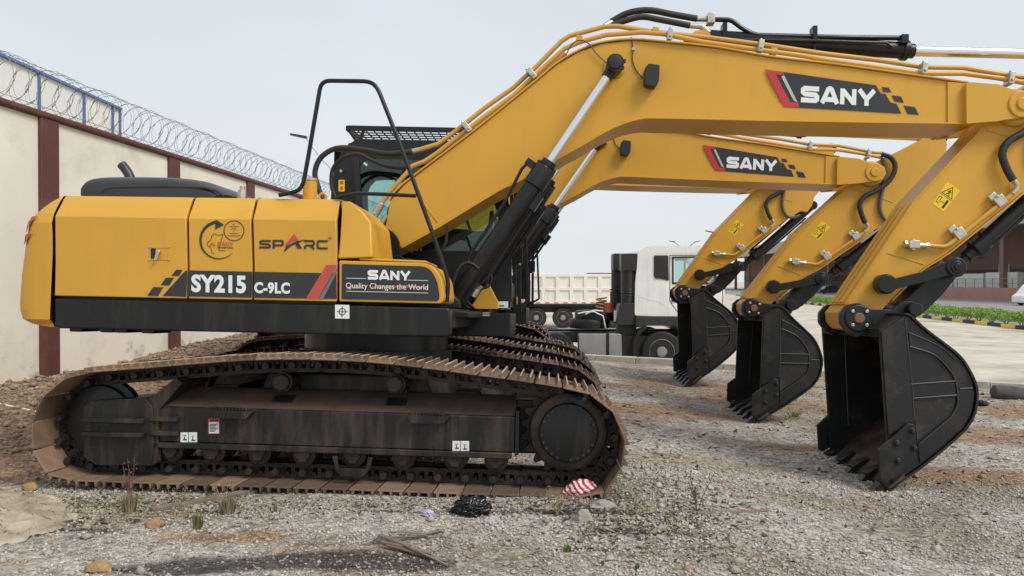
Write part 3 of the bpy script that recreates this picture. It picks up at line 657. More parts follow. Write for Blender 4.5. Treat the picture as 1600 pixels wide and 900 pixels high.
# black boom foot bracket
br = MB(); P = fillet([U(577, 402, -.30), U(627, 402, -.30), U(624, 374, -.30), U(611, 358, -.30), U(577, 358, -.30)], [0, 0, .05, .09, 0], 5)
br.prism(P, -.33, -.28); br.prism([(x, z) for x, z in P], .28, .33)
a = U(602, 378, -.33); fx, fz = a
br.disc(fx, fz, -.345, -.33, .052, 24); br.disc(fx, fz, -.36, -.345, .032, 20); br.cyl((fx, -.28, fz), (fx, .28, fz), .045)
br.beam((fx-.06, -.338, fz-.12), (fx+.08, -.338, fz-.12), .008, .022)
for s in (-.055, .075): br.disc(fx+s, fz-.10, -.355, -.333, .014, 10)
br.build('boom_foot_bracket', BLK, ex, bevel=.004)
# centre frame: two yellow/black uprights that carry the boom cylinders
cf = MB()
for y0, y1 in ((-.36, -.30), (.22, .28)):
    cf.prism(UP([(560, 480), (560, 400), (627, 400), (690, 440), (735, 482)], -.30), y0, y1, 0)
cf.prism(UP([(733, 483), (757, 446), (764, 444), (778, 471), (778, 483)], .26), .281, .34, 1)
cf.build('centre_frame', [BLK, YEL], ex, bevel=.006)
cs = MB(); cs.prism(UP([(600, 480), (640, 405), (655, 408), (720, 470), (720, 482)], -.5), -.62, -.45); cs.build('hose_cover', RUB, ex, bevel=.01)

# handrails
hr = MB(); path = fillet([(440, 304), (466, 298), (475, 285), (481, 245), (499, 140), (508, 124), (573, 126), (590, 132), (625, 225), (668, 342), (690, 405), (701, 445), (697, 475)], 0)
def rail(pts, y, r, name, parent, rad=14, m=BLK):
    P = []; pts = [Vector(p) for p in pts]
    for i, p in enumerate(pts):
        if i in (0, len(pts)-1): P.append(p); continue
        a, b = pts[i-1], pts[i+1]; ta = min(rad, (a-p).length*.45); tb = min(rad, (b-p).length*.45)
        A = p+(a-p).normalized()*ta; B = p+(b-p).normalized()*tb
        for j in range(6): s = j/5; P.append(A*(1-s)**2+p*2*s*(1-s)+B*s*s)
    mb = MB(); mb.tube([U3(p.x, p.y, y) for p in P], r, 12); return mb.build(name, m, parent, smooth=60)
rail([(436, 305), (466, 299), (474, 287), (482, 243), (502, 126), (578, 127), (590, 137), (626, 228), (667, 340), (686, 392), (701, 440), (698, 472)], -1.24, .0165, 'handrail', ex)
rail([(525, 309), (553, 302.5), (588, 303), (650, 306)], -1.24, .0145, 'handrail', ex)
rail([(698, 352), (698, 380), (688, 396), (682, 388)], -1.24, .011, 'handrail', ex, 8)
# filler post, lifting eye, cap, air cleaner on the hood
fp = MB(); a = U(484.5, 312, -.95); b = U(484.5, 283, -.95); fp.cyl((a[0], -.95, a[1]-.02), (b[0], -.95, b[1]), .056, n=24); fp.cyl((b[0], -.95, b[1]+.001), (b[0], -.95, b[1]+.02), .062, n=24, mi=1)
fp.build('filler_neck', [YEL, STL], ex)
le = MB(); a = U(504, 308, -1.1); rg = [(a[0]+.028*math.cos(i*math.pi/8), -1.1, a[1]+.028*math.sin(i*math.pi/8)) for i in range(17)]; le.tube(rg, .010, 8); le.build('lifting_eye', YEL, ex)
cpo = MB(); a = U(379, 306, -.9); b = U(379, 297, -.9); cpo.cyl((a[0], -.9, a[1]-.03), (b[0], -.9, b[1]), .036, n=6); cpo.cyl((b[0], -.9, b[1]), (b[0], -.9, b[1]+.03), .022, n=12); cpo.build('breather_cap', STL, ex)
for px in (430, 438): pass
ac = MB()
prof = [(147.5, 306), (148, 294), (153, 286), (164, 280), (185, 278), (240, 278), (281, 279), (305, 281), (330, 286), (350, 294), (361, 301), (366, 307)]
cx2 = U(250, 306, -.35)[0]
loops = []
ptsP = [U(x, y, -.55) for x, y in spline(prof, 3)]
for yy, sc in ((-.80, .60), (-.79, .74), (-.75, .86), (-.66, .95), (-.55, 1.0), (-.1, 1.03), (.35, 1.0), (.46, .86), (.5, .6)):
    zb3 = zt2-.01; loops.append([(cx2+(x-cx2)*(1-(1-sc)*.25), yy, zb3+max(0, (z-zb3))*sc) for x, z in ptsP])
ac.loft(loops, 0, True, True); ac.build('engine_cover', PLB, ex, smooth=50)
ac2 = MB(); a, b = U(160, 299, -.80), U(335, 301, -.80); ac2.tube([U3(*p, -.795) for p in ((158, 302), (163, 295), (180, 292.5), (250, 291), (320, 293), (338, 298), (350, 306))], .012, 8); ac2.build('cover_ridge', PLB, ex)
ep = MB(); ep.tube([U3(*p, .1) for p in ((205, 282), (201, 272), (196, 264), (190, 257))], .044, 16); ep.build('exhaust_pipe', PLB, ex)

# ---- cab at the far side
cb_ = empty('cab'); cb_.parent = ex
YC0, YC1 = .40, 1.34
side = fillet(UP([(517, 480), (517, 300), (524, 252), (547, 220), (560, 218), (768, 222), (778, 232), (799, 385), (800, 480)], YC0), [.01, .05, .2, .08, .05, .05, .05, .05, .01], 5)
W0 = UP([(556, 262), (572, 247), (765, 251), (786, 392), (560, 392)], YC0)
def cabside(y0, y1, win):
    m = MB(); n = 60
    def res(poly, n):
        P = [Vector(p) for p in poly]; c = Vector((U(650, 330, YC0))); o = []
        for k in range(n):
            th = 2*math.pi*k/n; d = Vector((math.cos(th), math.sin(th))); best = None
            for i in range(len(P)):
                a, b = P[i]-c, P[(i+1) % len(P)]-c; e_ = b-a; den = d.x*e_.y-d.y*e_.x
                if abs(den) < 1e-9: continue
                t = (a.x*e_.y-a.y*e_.x)/den; s = (a.x*d.y-a.y*d.x)/den
                if t > 0 and -1e-6 <= s <= 1+1e-6: best = t if best is None else max(best, t)
            o.append(tuple(c+d*best))
        return o
    m.hole(res(side, n), res(fillet(win, .06, 4), n), y0, y1); return m
so_ = cabside(YC0, YC0+.05, W0).build('cab_side', BLK, cb_, smooth=30)
cabside(YC1-.05, YC1, UP([(538, 275), (550, 255), (748, 255), (772, 330), (776, 430), (545, 430)], YC0)).build('cab_door', BLK, cb_, smooth=30)
gl = MB(); gl.prism([(x, z) for x, z in UP([(553, 258), (572, 244), (768, 248), (789, 395), (556, 395)], YC0)], YC0+.018, YC0+.024); gl.build('side_window', GLS, cb_, smooth=0)
gl = MB(); gl.prism([(x, z) for x, z in UP([(535, 272), (547, 252), (750, 252), (774, 328), (778, 432), (542, 432)], YC0)], YC1-.03, YC1-.024); gl.build('door_window', GLS, cb_, smooth=0)
# window trim: dark rear quarter glass and pillar
tr_ = MB(); tr_.prism(UP([(553, 250), (561, 250), (566, 396), (560, 396)], YC0), YC0-.006, YC0+.06); tr_.build('window_trim', RUB, cb_)
rf_ = MB(); xa, xb = U(540, 222, YC0)[0], U(775, 226, YC0)[0]; zr = U(650, 221, YC0)[1]
rf_.box(xa, xb, YC0+.051, YC1-.051, zr-.07, zr+.0); rf_.build('cab_roof', BLK, cb_, bevel=.03, seg=3)
rw = MB(); xa = U(518, 300, YC0)[0]; zm = U(518, 350, YC0)[1]
rw.box(xa+.003, xa+.05, YC0+.051, YC1-.051, U(0, 480, YC0)[1], zm); rw.box(xa+.003, xa+.07, YC0+.051, YC0+.16, zm, zr-.1); rw.box(xa+.003, xa+.07, YC1-.16, YC1-.051, zm, zr-.1); rw.box(xa+.0, xa+.12, YC0+.051, YC1-.051, zr-.22, zr-.08)
rw.build('cab_rear_wall', BLK, cb_)
fg = MB(); a, b, c_ = U(776, 232, YC0), U(798, 385, YC0), U(800, 480, YC0)
fg.loft([[(a[0]-.02, YC0+.06, a[1]), (a[0]-.012, YC0+.06, a[1])], [(b[0]-.03, YC0+.06, b[1]), (b[0]-.022, YC0+.06, b[1])], [(c_[0]-.03, YC0+.06, c_[1]+.2), (c_[0]-.022, YC0+.06, c_[1]+.2)]], cap=False)
fg = MB(); fg.add([(a[0]-.02, YC0+.055, a[1]), (a[0]-.02, YC1-.055, a[1]), (b[0]-.02, YC1-.055, b[1]), (b[0]-.02, YC0+.055, b[1]), (c_[0]-.02, YC1-.055, c_[1]+.25), (c_[0]-.02, YC0+.055, c_[1]+.25)], [(0, 1, 2, 3), (3, 2, 4, 5)]); fg.build('windscreen', GLS, cb_, smooth=0)
fl = MB(); fl.box(xa+.06, c_[0]-.02, YC0+.051, YC1-.051, c_[1], c_[1]+.12); fl.box(c_[0]-.06, c_[0]-.01, YC0+.051, YC1-.051, c_[1]+.1, c_[1]+.24); fl.build('cab_floor', BLK, cb_)
st_ = MB(); sx = U(712, 430, .85)[0]; sz = c_[1]
st_.box(sx-.25, sx+.28, .65, 1.1, sz+.12, sz+.55); st_.prism(fillet([(sx-.32, sz+.5), (sx-.16, sz+.5), (sx-.22, sz+1.15), (sx-.38, sz+1.15)], .05), .66, 1.09)
st_.box(sx-.36, sx-.26, .76, .99, sz+1.17, sz+1.36); st_.box(sx-.2, sx+.42, .52, .62, sz+.3, sz+.74); st_.box(sx-.2, sx+.42, 1.14, 1.24, sz+.3, sz+.74)
st_.cyl((sx+.36, .57, sz+.7), (sx+.38, .57, sz+.95), .022); st_.cyl((sx+.36, 1.19, sz+.7), (sx+.38, 1.19, sz+.95), .022); st_.build('operator_seat', PLB, cb_, bevel=.03, seg=3)
cst = MB(); quad(cst, UP([(529, 281), (538.5, 281), (538.5, 299), (529, 299)], YC0-.004), YC0-.004, 0)
quad(cst, UP([(531, 283), (536.5, 283), (536.5, 288), (531, 288)], YC0-.006), YC0-.006, 1); quad(cst, UP([(532, 291), (536, 291), (535.5, 297), (531.5, 297)], YC0-.006), YC0-.006, 1)
cst.build('warning_sticker', [DECY, DECR2], cb_, smooth=0)
wst = MB(); quad(wst, UP([(778, 471), (794, 471), (794, 481), (778, 481)], YC0-.004), YC0-.004, 0); quad(wst, UP([(780, 476.5), (788, 476.5), (788, 479), (780, 479)], YC0-.006), YC0-.006, 1); wst.build('white_sticker', [DECW, DECG], cb_, smooth=0)
ant = MB(); a = U3(534, 268, YC0-.02); ant.cyl(a, a+Vector((0, -.03, 0)), .014, n=10); ant.build('lock_knob', STL, cb_)
# roof guard grille
gg = MB(); A = U3(543, 200, YC0+.02); B = U3(706, 205, YC0+.02); zg = A.z; xA, xB = A.x, B.x+.25
for y in (YC0+.02, YC1-.02): gg.beam((xA, y, zg), (xB, y, zg-.015), .018, .022)
for x in (xA, xB): gg.beam((x, YC0+.02, zg), (x, YC1-.02, zg), .018, .022)
for k in range(1, 16): x = xA+(xB-xA)*k/16; gg.beam((x, YC0+.03, zg-.005), (x, YC1-.03, zg-.005), .004, .006)
for k in range(1, 9): y = YC0+.02+(YC1-YC0-.04)*k/9; gg.beam((xA, y, zg+.002), (xB, y, zg-.01), .004, .006)
for y in (YC0+.03, YC1-.03):
    for x0, x1 in ((xA, xA+.12), (xA+.16, xA+.11), (xB-.1, xB-.1)): gg.beam((x0, y, zg-.01), (x1, y, zr-.04), .012, .012)
gg.build('roof_guard', BLK, cb_)
# front grab frame and mirror beside the door
gf = MB(); 
for px, top in ((801, 262), (812, 250)): gf.beam(U3(px, 486, 1.2), U3(px-2, top, 1.2), .018, .018)
for py in (262, 330, 392, 412, 478): gf.beam(U3(800, py, 1.2), U3(813, py, 1.2), .016, .016)
gf.prism(UP([(799, 388), (816, 388), (816, 412), (799, 412)], 1.17), 1.17, 1.21); gf.prism(UP([(801, 430), (807, 430), (807, 486), (801, 486)], 1.17), 1.17, 1.20); gf.beam(U3(826, 470, 1.25), U3(818, 330, 1.25), .014, .014); gf.beam(U3(826, 470, 1.25), U3(802, 484, 1.25), .014, .014); gf.beam(U3(818, 330, 1.25), U3(800, 330, 1.25), .014, .014); gf.disc(*U(812, 413, 1.16), 1.15, 1.17, .014, 10, 1)
gf.build('front_guard_frame', [BLK, STL], cb_, bevel=.003)
mi_ = MB(); mi_.prism(fillet(UP([(803, 300), (815, 300), (814, 335), (802, 335)], 1.28), .03), 1.25, 1.31); mi_.tube([U3(803, 318, 1.28), U3(790, 330, 1.28), U3(789, 380, 1.28)], .012, 8); mi_.build('mirror', BLK, cb_)

# ---- boom
BY = .215
bm_ = MB()
top = [(603, 352), (610, 314), (632, 288), (736, 210), (840, 126), (870, 101), (904, 81), (939, 68.5), (987, 64), (1040, 69), (1120, 78), (1200, 92), (1300, 104), (1381, 115), (1509, 133)]
bot = [(1509, 193), (1381, 191.5), (1200, 188.5), (1032, 184.5), (1003, 185), (971, 193), (939, 208), (907, 227), (883, 240), (810, 282), (780, 296), (707, 340), (677, 358), (627, 386), (610, 396), (588, 392), (585, 368)]
TP, BP = UP(top, -BY), UP(bot, -BY); TP = [TP[0]]+TP[1:]
def hw(x): return BY+.03*sstep(1.9, 2.7, x)
P = TP+BP
bm_.loft([[(x, -hw(x), z) for x, z in P], [(x, hw(x), z) for x, z in P]])
def flange(line, lip, th, sgn):                                      # flange plate along an edge, proud of the side plates
    V = []
    for i, (x, z) in enumerate(line):
        a = Vector(line[max(0, i-1)]); b = Vector(line[min(len(line)-1, i+1)]); d = (b-a).normalized(); n2 = Vector((-d.y, d.x))*sgn
        h = hw(x)+lip; V.append([(x+n2.x*.003, -h, z+n2.y*.003), (x+n2.x*.003, h, z+n2.y*.003), (x+n2.x*th, h, z+n2.y*th), (x+n2.x*th, -h, z+n2.y*th)])
    bm_.loft(V)
flange(spline(TP[1:], 3), .022, .018, 1); flange(spline(BP[:-3], 3), .022, .018, 1)
# tip casting, fork plates either side of the arm
tipc = fillet(UP([(1509, 131), (1516, 128.5), (1559, 132), (1583, 141), (1600, 142), (1619, 150), (1623, 165), (1616, 180), (1600, 184), (1575, 187), (1556, 190), (1509, 194)], -.30), .01, 2)
bm_.prism(tipc, -.31, -.245); bm_.prism(tipc, .245, .31)
c1 = [p for p in UP([(1480, 128), (1530, 131), (1530, 192), (1480, 194)], -.25)]; bm_.prism(c1, -.26, .26)
a = U(1597, 163, -.31); tipx, tipz = a
bm_.disc(a[0], a[1], -.325, -.31, .115, 30); bm_.disc(a[0], a[1], -.34, -.325, .055, 24)
bm_.cyl((a[0], -.3, a[1]), (a[0], .31, a[1]), .05)
# pads and weld beads
P = UP([(1062, 72), (1072, 60), (1085, 50), (1098, 47), (1108, 52), (1113, 62), (1114, 80)], -.1); bm_.prism(P, -.12, -.06); bm_.prism(P, .06, .12)
bc = U(960, 105, -BY)
for rr, w_ in ((.20, .006), (.125, .006)):
    bm_.tube([(bc[0]+rr*math.cos(t*math.pi/18), -BY-.001, bc[1]+rr*math.sin(t*math.pi/18)) for t in range(37)], w_, 6)
for p, q in (((1066, 82), (1067, 178)), ((1500, 138), (1500, 184)), ((655, 308), (684, 348))): bm_.tube([U3(*p, -BY-.001), U3(*q, -BY-.001)], .006, 6)
bm_.disc(bc[0], bc[1], -BY-.03, -BY, .10, 30)
boom = bm_.build('boom', YEL, ex, smooth=32, bevel=.004, seg=1)
# logo on the boom
def logo():
    D = MB(); y = -BY-.03-.0035; q = lambda *p: quad(D, UP(p, y), y, 0)
    G = lambda zx, zy: (1180+zx/5.714, 100+zy/5.714)                 # close-up coordinates of the decal
    quad(D, UP([G(85, 47), G(1078, 190), G(1120, 262), G(1163, 268), G(1210, 345), G(1262, 355), G(1306, 444), G(258, 380)], y), y, 0)
    quad(D, UP([G(85, 47), G(250, 73), G(255, 100), G(183, 92), G(312, 342), G(385, 345), G(392, 386), G(258, 380)], y-.001), y-.001, 1)
    quad(D, UP([G(233, 112), G(258, 100), G(378, 342), G(343, 325)], y-.002), y-.002, 2)
    for c in ([(1128, 204), (1195, 212), (1218, 254), (1150, 246)], [(1218, 280), (1302, 290), (1328, 345), (1248, 334)], [(1325, 370), (1425, 384), (1463, 454), (1362, 446)]):
        quad(D, UP([G(*p) for p in c], y), y, 0)
    W = lambda zx, zy: U(*G(zx, zy), y)
    word(D, 'SANY', W(412, 197), W(1080, 237), W(407, 338), y-.002, .31, .08, 3)
    return D.build('brand_decal', [DECB, DECR, DECS, DECW], boom, smooth=0)
logo()
# work lamp on the boom, wires
lm = MB(); P = fillet(UP([(1007, 108), (1013, 101), (1030, 103.5), (1029, 128), (1023, 138), (1006, 134)], -.30), .012, 3); lm.prism(P, -.34, -BY-.03); lm.box(U(1012, 120, -.25)[0], U(1024, 120, -.25)[0], -BY-.03, -BY, U(0, 130, -.25)[1], U(0, 112, -.25)[1]); lm.build('work_lamp', RUB, boom, bevel=.006)
mat('dark_red_wire', (.07, .02, .015), .5); wr = MB(); wr.tube([U3(*p, -BY-.02) for p in spline([(986, 58), (989, 76), (988, 92), (993, 108), (1004, 122)], 5)], .005, 6); wr.build('wiring', MATS['dark_red_wire'], boom); wr = MB(); wr.tube([U3(*p, -BY-.03) for p in spline([(885, 85), (893, 70), (905, 63), (920, 68), (932, 84), (947, 98)], 5)], .005, 6)
wr.disc(*U(990, 76, -BY-.03), -BY-.035, -BY, .016, 10, 1); wr.build('wiring', [MATS['dark_red_wire'], STL], boom)
# pipes along the top
Pp = [(655, 234), (685, 225), (706.7, 209), (757, 169), (802, 137), (838, 104), (877, 64.5), (890, 56), (945, 41.5), (965, 41), (1027, 50.6), (1100, 58), (1194, 70), (1287, 84), (1372, 94), (1444, 105), (1506, 106), (1590, 120), (1610, 121)]
Pq = [(590, 327), (611, 297), (636, 270), (644, 259.5), (664, 252), (682, 240), (757, 182), (802, 149), (842, 112), (882, 76), (905, 66), (947, 54.5), (1003, 50.5), (1036, 53), (1100, 66), (1190, 78.5), (1260, 88), (1287, 93), (1372, 105), (1441, 115), (1506, 115), (1560, 122), (1610, 131)]
pp = MB(); pp.tube([U3(*p, -.13) for p in fillet2] if False else [U3(*p, -.15) for p in Pp], .0215, 12); pp.build('hydraulic_pipe', YEL2, boom, smooth=60)
pp = MB(); pp.tube([U3(*p, -.19) for p in Pq], .0215, 12); pp.build('hydraulic_pipe', YEL2, boom, smooth=60)
pp = MB(); pp.tube([U3(*p, -.09) for p in [(609, 335), (618, 322), (626, 305), (642, 285), (668, 262), (757, 189), (802, 156), (842, 120), (884, 84)]], .018, 10); pp.build('hydraulic_pipe', YEL2, boom, smooth=60)
for px, py, ang in ((730, 200, -40), (831, 117, -44), (1046, 56, 8), (1187, 74, 8), (1441, 109, 7), (1576, 124, 8)):
    c = U3(px, py, -.19); a = math.radians(ang); n2 = Vector((math.sin(-a), 0, math.cos(a))); t2 = Vector((math.cos(a), 0, math.sin(-a)*1.0)); t2 = Vector((math.cos(a), 0, -math.sin(a))); n2 = Vector((math.sin(a), 0, math.cos(a)))
    m = MB(); m.obox(c+Vector((0, -.01, 0)), t2*.022, (0, .05, 0), n2*.052); m.obox(c+Vector((0, .06, 0))-n2*.08, t2*.016, (0, .02, 0), n2*.05)
    m.cyl(c+n2*.045+Vector((0, -.01, 0)), c+n2*.075+Vector((0, -.01, 0)), .013, n=6); m.cyl(c-n2*.02+Vector((0, -.06, 0)), c-n2*.02+Vector((0, -.075, 0)), .013, n=6); m.build('pipe_clamp', STL, boom, bevel=.004)
for px, py in ((1024, 49), (1208, 81), (905, 62)):
    c = U3(px, py, -.17); m = MB(); m.obox(c, (.028, 0, -.004), (0, .035, 0), (.003, 0, .028)); m.build('pipe_bracket', YEL2, boom, bevel=.004)
# fittings and hoses at the boom foot
ft = MB()
for p, q, r in (((597, 318), (586, 336), .032), ((586, 336), (583, 350), .026)): ft.cyl(U3(*p, -.19), U3(*q, -.19), r, n=12)
f3 = MB(); f3.cyl(U3(604, 338, -.17), U3(595, 352, -.17), .030, n=12); f3.cyl(U3(595, 351, -.17), U3(590, 358, -.17), .024, n=12); f3.build('hose_fitting', STL, boom)
f2 = MB(); f2.cyl(U3(642, 237, -.17), U3(656, 234, -.17), .024, n=12); f2.build('hose_fitting', STL, boom)
ft.obox(U3(588, 346, -.19), (.035, 0, -.01), (0, .05, 0), (.01, 0, .02)); ft.build('hose_fitting', STL, boom, bevel=.003)
hs = MB(); hs.tube([U3(*p, -.19) for p in spline([(506, 316), (497, 292), (492, 270.7), (498.7, 250), (514.7, 236), (536, 230.7), (573, 234.7), (605, 240), (644, 237)], 5)], .024, 10); hs.build('hydraulic_hose', HOS, ex, smooth=60)
hs = MB(); hs.tube([U3(*p, -.1) for p in spline([(527, 316), (518, 290), (520, 264), (536, 246.7), (560, 241), (584, 252), (605, 260), (640, 262), (664, 250)], 5)], .017, 10); hs.build('hydraulic_hose', HOS, ex, smooth=60)
hs = MB()
hs.tube([U3(*p, -.02) for p in spline([(955, 34), (981, 20.5), (1013, 16), (1053, 23), (1089, 29.3)], 5)], .029, 12); hs.build('hydraulic_hose', HOS, boom, smooth=60); hs = MB()
hs.tube([U3(*p, -.10) for p in spline([(957, 39), (985, 30), (1005, 26.5), (1030, 30.7), (1078, 40)], 5)], .027, 12); hs.build('hydraulic_hose', HOS, boom, smooth=60)
ft = MB(); ft.cyl(U3(1087, 29.2, -.02), U3(1104, 29.6, -.02), .026, n=12); ft.obox(U3(1110, 30.5, -.02), (.033, 0, 0), (0, .05, 0), (0, 0, .046)); ft.build('hose_fitting', STL, boom, bevel=.004); ft = MB(); ft.cyl(U3(1077, 40, -.10), U3(1097, 41.5, -.10), .024, n=12); ft.cyl(U3(1097, 41.5, -.10), U3(1108, 51, -.10), .022, n=12); ft.build('hose_fitting', STL, boom); ft = MB(); ft.cyl(U3(944, 41, -.05), U3(957, 34, -.02), .026, n=12); ft.build('hose_fitting', STL, boom, bevel=.004)
# arm cylinder on top of the boom
A, B = U3(1100, 59, 0), U3(1412, 79, 0); u = (B-A).normalized(); E_ = U3(1731, 87, 0)
cy = MB(); cy.rings([(A, u, .05), (A+u*.05, u, .073), (B-u*.02, u, .073), (B-u*.02, u, .088), (B+u*.03, u, .088), (B+u*.03, u, .066), (B+u*.085, u, .064), (B+u*.09, u, .05)], 0, 24)
cy.cyl((A.x, -.06, A.z), (A.x, .06, A.z), .07)
cy.tube([U3(*p, -.05) for p in ((1117, 30.5), (1138, 31), (1145, 33), (1158, 43), (1172, 51), (1184, 55), (1300, 58), (1408, 59.5), (1412, 68))], .022, 10)
cy.tube([U3(*p, -.10) for p in ((1110, 60), (1150, 62), (1280, 64), (1385, 67), (1395, 74))], .014, 8)
for px in (1131, 1271):
    c = U3(px, 50 if px < 1200 else 55, -.04); cy.obox(c, (.02, 0, 0), (0, .05, 0), (0, 0, .07)); cy.obox(c+Vector((0, 0, -.09)), (.012, 0, 0), (0, .04, 0), (0, 0, .08))
cy.obox(U3(1411, 63, -.05), (.03, 0, 0), (0, .05, 0), (0, 0, .04)); cy.build('arm_cylinder', BLK, ex, smooth=35, bevel=.003, seg=1)
rd = MB(); rd.cyl(B+u*.06, E_, .046, n=24); rd.build('cylinder_rod', CHR, ex)
re = MB(); re.cyl((E_.x, -.07, E_.z), (E_.x, .07, E_.z), .085, n=24); re.build('rod_eye', BLK, ex)
# boom cylinders, near and far
for sg in (-1, 1):
    yv = .42*sg; cyl_o = MB()
    A = U3(699, 490, -.42); B = U3(853, 262, -.42); T_ = U3(960, 103, -.42); A.y = B.y = T_.y = yv; B = A+(T_-A).normalized()*((B-A).length); u = (T_-A).normalized(); n2 = Vector((-u.z, 0, u.x))
    cyl_o.rings([(A, u, .07), (A+u*.06, u, .082), (B-u*.20, u, .082), (B-u*.19, u, .096), (B-u*.02, u, .096), (B, u, .088), (B+.001*u, u, .068), (B+u*.06, u, .066)], 0, 28)
    cyl_o.cyl((A.x, yv-.09, A.z), (A.x, yv+.09, A.z), .09)
    for k in range(10):
        th = k*math.pi/5; off = n2*math.cos(th)*.082+Vector((0, 1, 0))*math.sin(th)*.082; cyl_o.cyl(B+off-u*.01, B+off+u*.02, .011, n=6)
    # oil pipe beside the barrel
    pin_ = lambda s, o, yy=0: A+u*s+n2*o+Vector((0, yv*0+yy, 0)); LL = (B-A).length
    cyl_o.tube([pin_(LL-.04, .09), pin_(LL-.05, .15), pin_(LL-.12, .165), pin_(LL-.45, .125), pin_(LL*.40, .125), pin_(LL*.33, .12), pin_(LL*.30, .08)], .014, 8)
    cyl_o.obox(pin_(LL-.045, .13), n2*.04, (0, .03, 0), u*.03)
    cyl_o.tube([pin_(LL-.25, -.10), pin_(LL*.3, -.11), pin_(LL*.25, -.09)], .016, 8); cyl_o.obox(pin_(LL-.3, -.10), n2*.03, (0, .04, 0), u*.07)
    o = cyl_o.build('boom_cylinder', BLK, ex, smooth=35)
    rd = MB(); rd.cyl(B+u*.05, T_-u*.05, .037, n=24); rd.build('cylinder_rod', CHR, ex)
    hd_ = MB(); hd_.cyl((T_.x, yv-.10, T_.z), (T_.x, yv+.07, T_.z), .074, n=26); hd_.rings([((T_.x, yv-.10, T_.z), (0, -1, 0), .06), ((T_.x, yv-.115, T_.z), (0, -1, 0), .058), ((T_.x, yv-.12, T_.z), (0, -1, 0), .03)], 0, 24)
    hd_.cyl(T_-u*.12, T_, .048, n=18)
    for th in (10, -35): hd_.cyl((T_.x+.078*math.cos(R(th)), yv-.10, T_.z+.078*math.sin(R(th))), (T_.x+.078*math.cos(R(th)), yv-.06, T_.z+.078*math.sin(R(th))), .014, n=8)
    hd_.cyl((T_.x, yv-.03*sg*-1, T_.z+.07), (T_.x, yv-.03*sg*-1, T_.z+.10), .010, n=8, mi=1)
    hd_.cyl((T_.x, min(0, yv), T_.z), (T_.x, max(0, yv), T_.z), .05); hd_.build('rod_head', [RUB, STL], ex)
# short hoses at the cylinder base
hs = MB(); hs.tube([U3(*p, -.5) for p in spline([(704, 455), (712, 430), (722, 414), (735, 411), (748, 420)], 5)], .014, 8); hs.build('hydraulic_hose', HOS, ex, smooth=60)
for dx in (0, 5): hs = MB(); hs.tube([U3(*p, -.30) for p in spline([(745, 436), (752, 428), (758+dx, 424-dx), (763+dx, 435), (758+dx, 448), (748, 452)], 5)], .010, 8); hs.build('hydraulic_hose', HOS, ex, smooth=60)
ft = MB(); ft.cyl(U3(739, 463, -.40), U3(746, 452, -.40), .03, n=12); ft.cyl(U3(746, 452, -.4), U3(752, 446, -.4), .024, n=6); ft.build('hose_fitting', STL, ex)

# ---- arm
AY = .175
am = MB()
arm_px = [(1536, 201), (1560, 168), (1585, 148), (1610, 130), (1650, 108), (1690, 84), (1712, 70), (1731, 65), (1748, 72), (1755, 90), (1752, 125), (1742, 160), (1722, 192), (1702, 215), (1696, 240), (1683, 258), (1664, 256), (1600, 299), (1481, 395), (1440, 421), (1392, 469), (1366, 497), (1352, 512), (1338, 517), (1322, 514), (1313, 500), (1311, 488), (1321, 476), (1431, 313)]
AP = UP(arm_px, -AY); am.loft([[(x, -AY, z) for x, z in AP], [(x, AY, z) for x, z in AP]])
# flanges along the front and the back of the arm
def aflange(line, lip=.018, th=.014):
    V = []; cc = Vector(U(1480, 300, -AY))
    for i, (x, z) in enumerate(line):
        a = Vector(line[max(0, i-1)]); b = Vector(line[min(len(line)-1, i+1)]); d = (b-a).normalized(); n2 = Vector((-d.y, d.x))
        if n2.dot(cc-Vector((x, z))) > 0: n2 = -n2
        h = AY+lip; V.append([(x+n2.x*.002, -h, z+n2.y*.002), (x+n2.x*.002, h, z+n2.y*.002), (x+n2.x*th, h, z+n2.y*th), (x+n2.x*th, -h, z+n2.y*th)])
    am.loft(V)
aflange([AP[27], AP[28], AP[0]]); aflange([AP[17], AP[18], AP[19], AP[20]])
# ridged wear strips on the front face
f0, f1 = Vector(U(1322, 474, -AY)), Vector(U(1428, 318, -AY)); dd = (f1-f0).normalized(); nn = Vector((-dd.y, dd.x)); nn = nn if nn.x < 0 else -nn
for yy, hw_ in ((-.10, .022), (0, .022), (.10, .022)):
    a = f0+nn*.018; b = f1+nn*.018; am.beam((a.x, yy, a.y), (b.x, yy, b.y), hw_, .012)
a = U(1335, 497, -.2); bpx, bpz = a
am.cyl((bpx, -.215, bpz), (bpx, .215, bpz), .10, n=30); am.disc(tipx, tipz, -.235, -.17, .16, 30)
am.disc(*U(1382.6, 444, -.2), -.20, -.17, .085, 24)
for p, q in (((1386, 395), (1443, 413)), ((1540, 204), (1640, 230))): am.tube([U3(*p, -AY-.001), U3(*q, -AY-.001)], .006, 6)
arm = am.build('arm', YEL, ex, smooth=32, bevel=.005, seg=2)
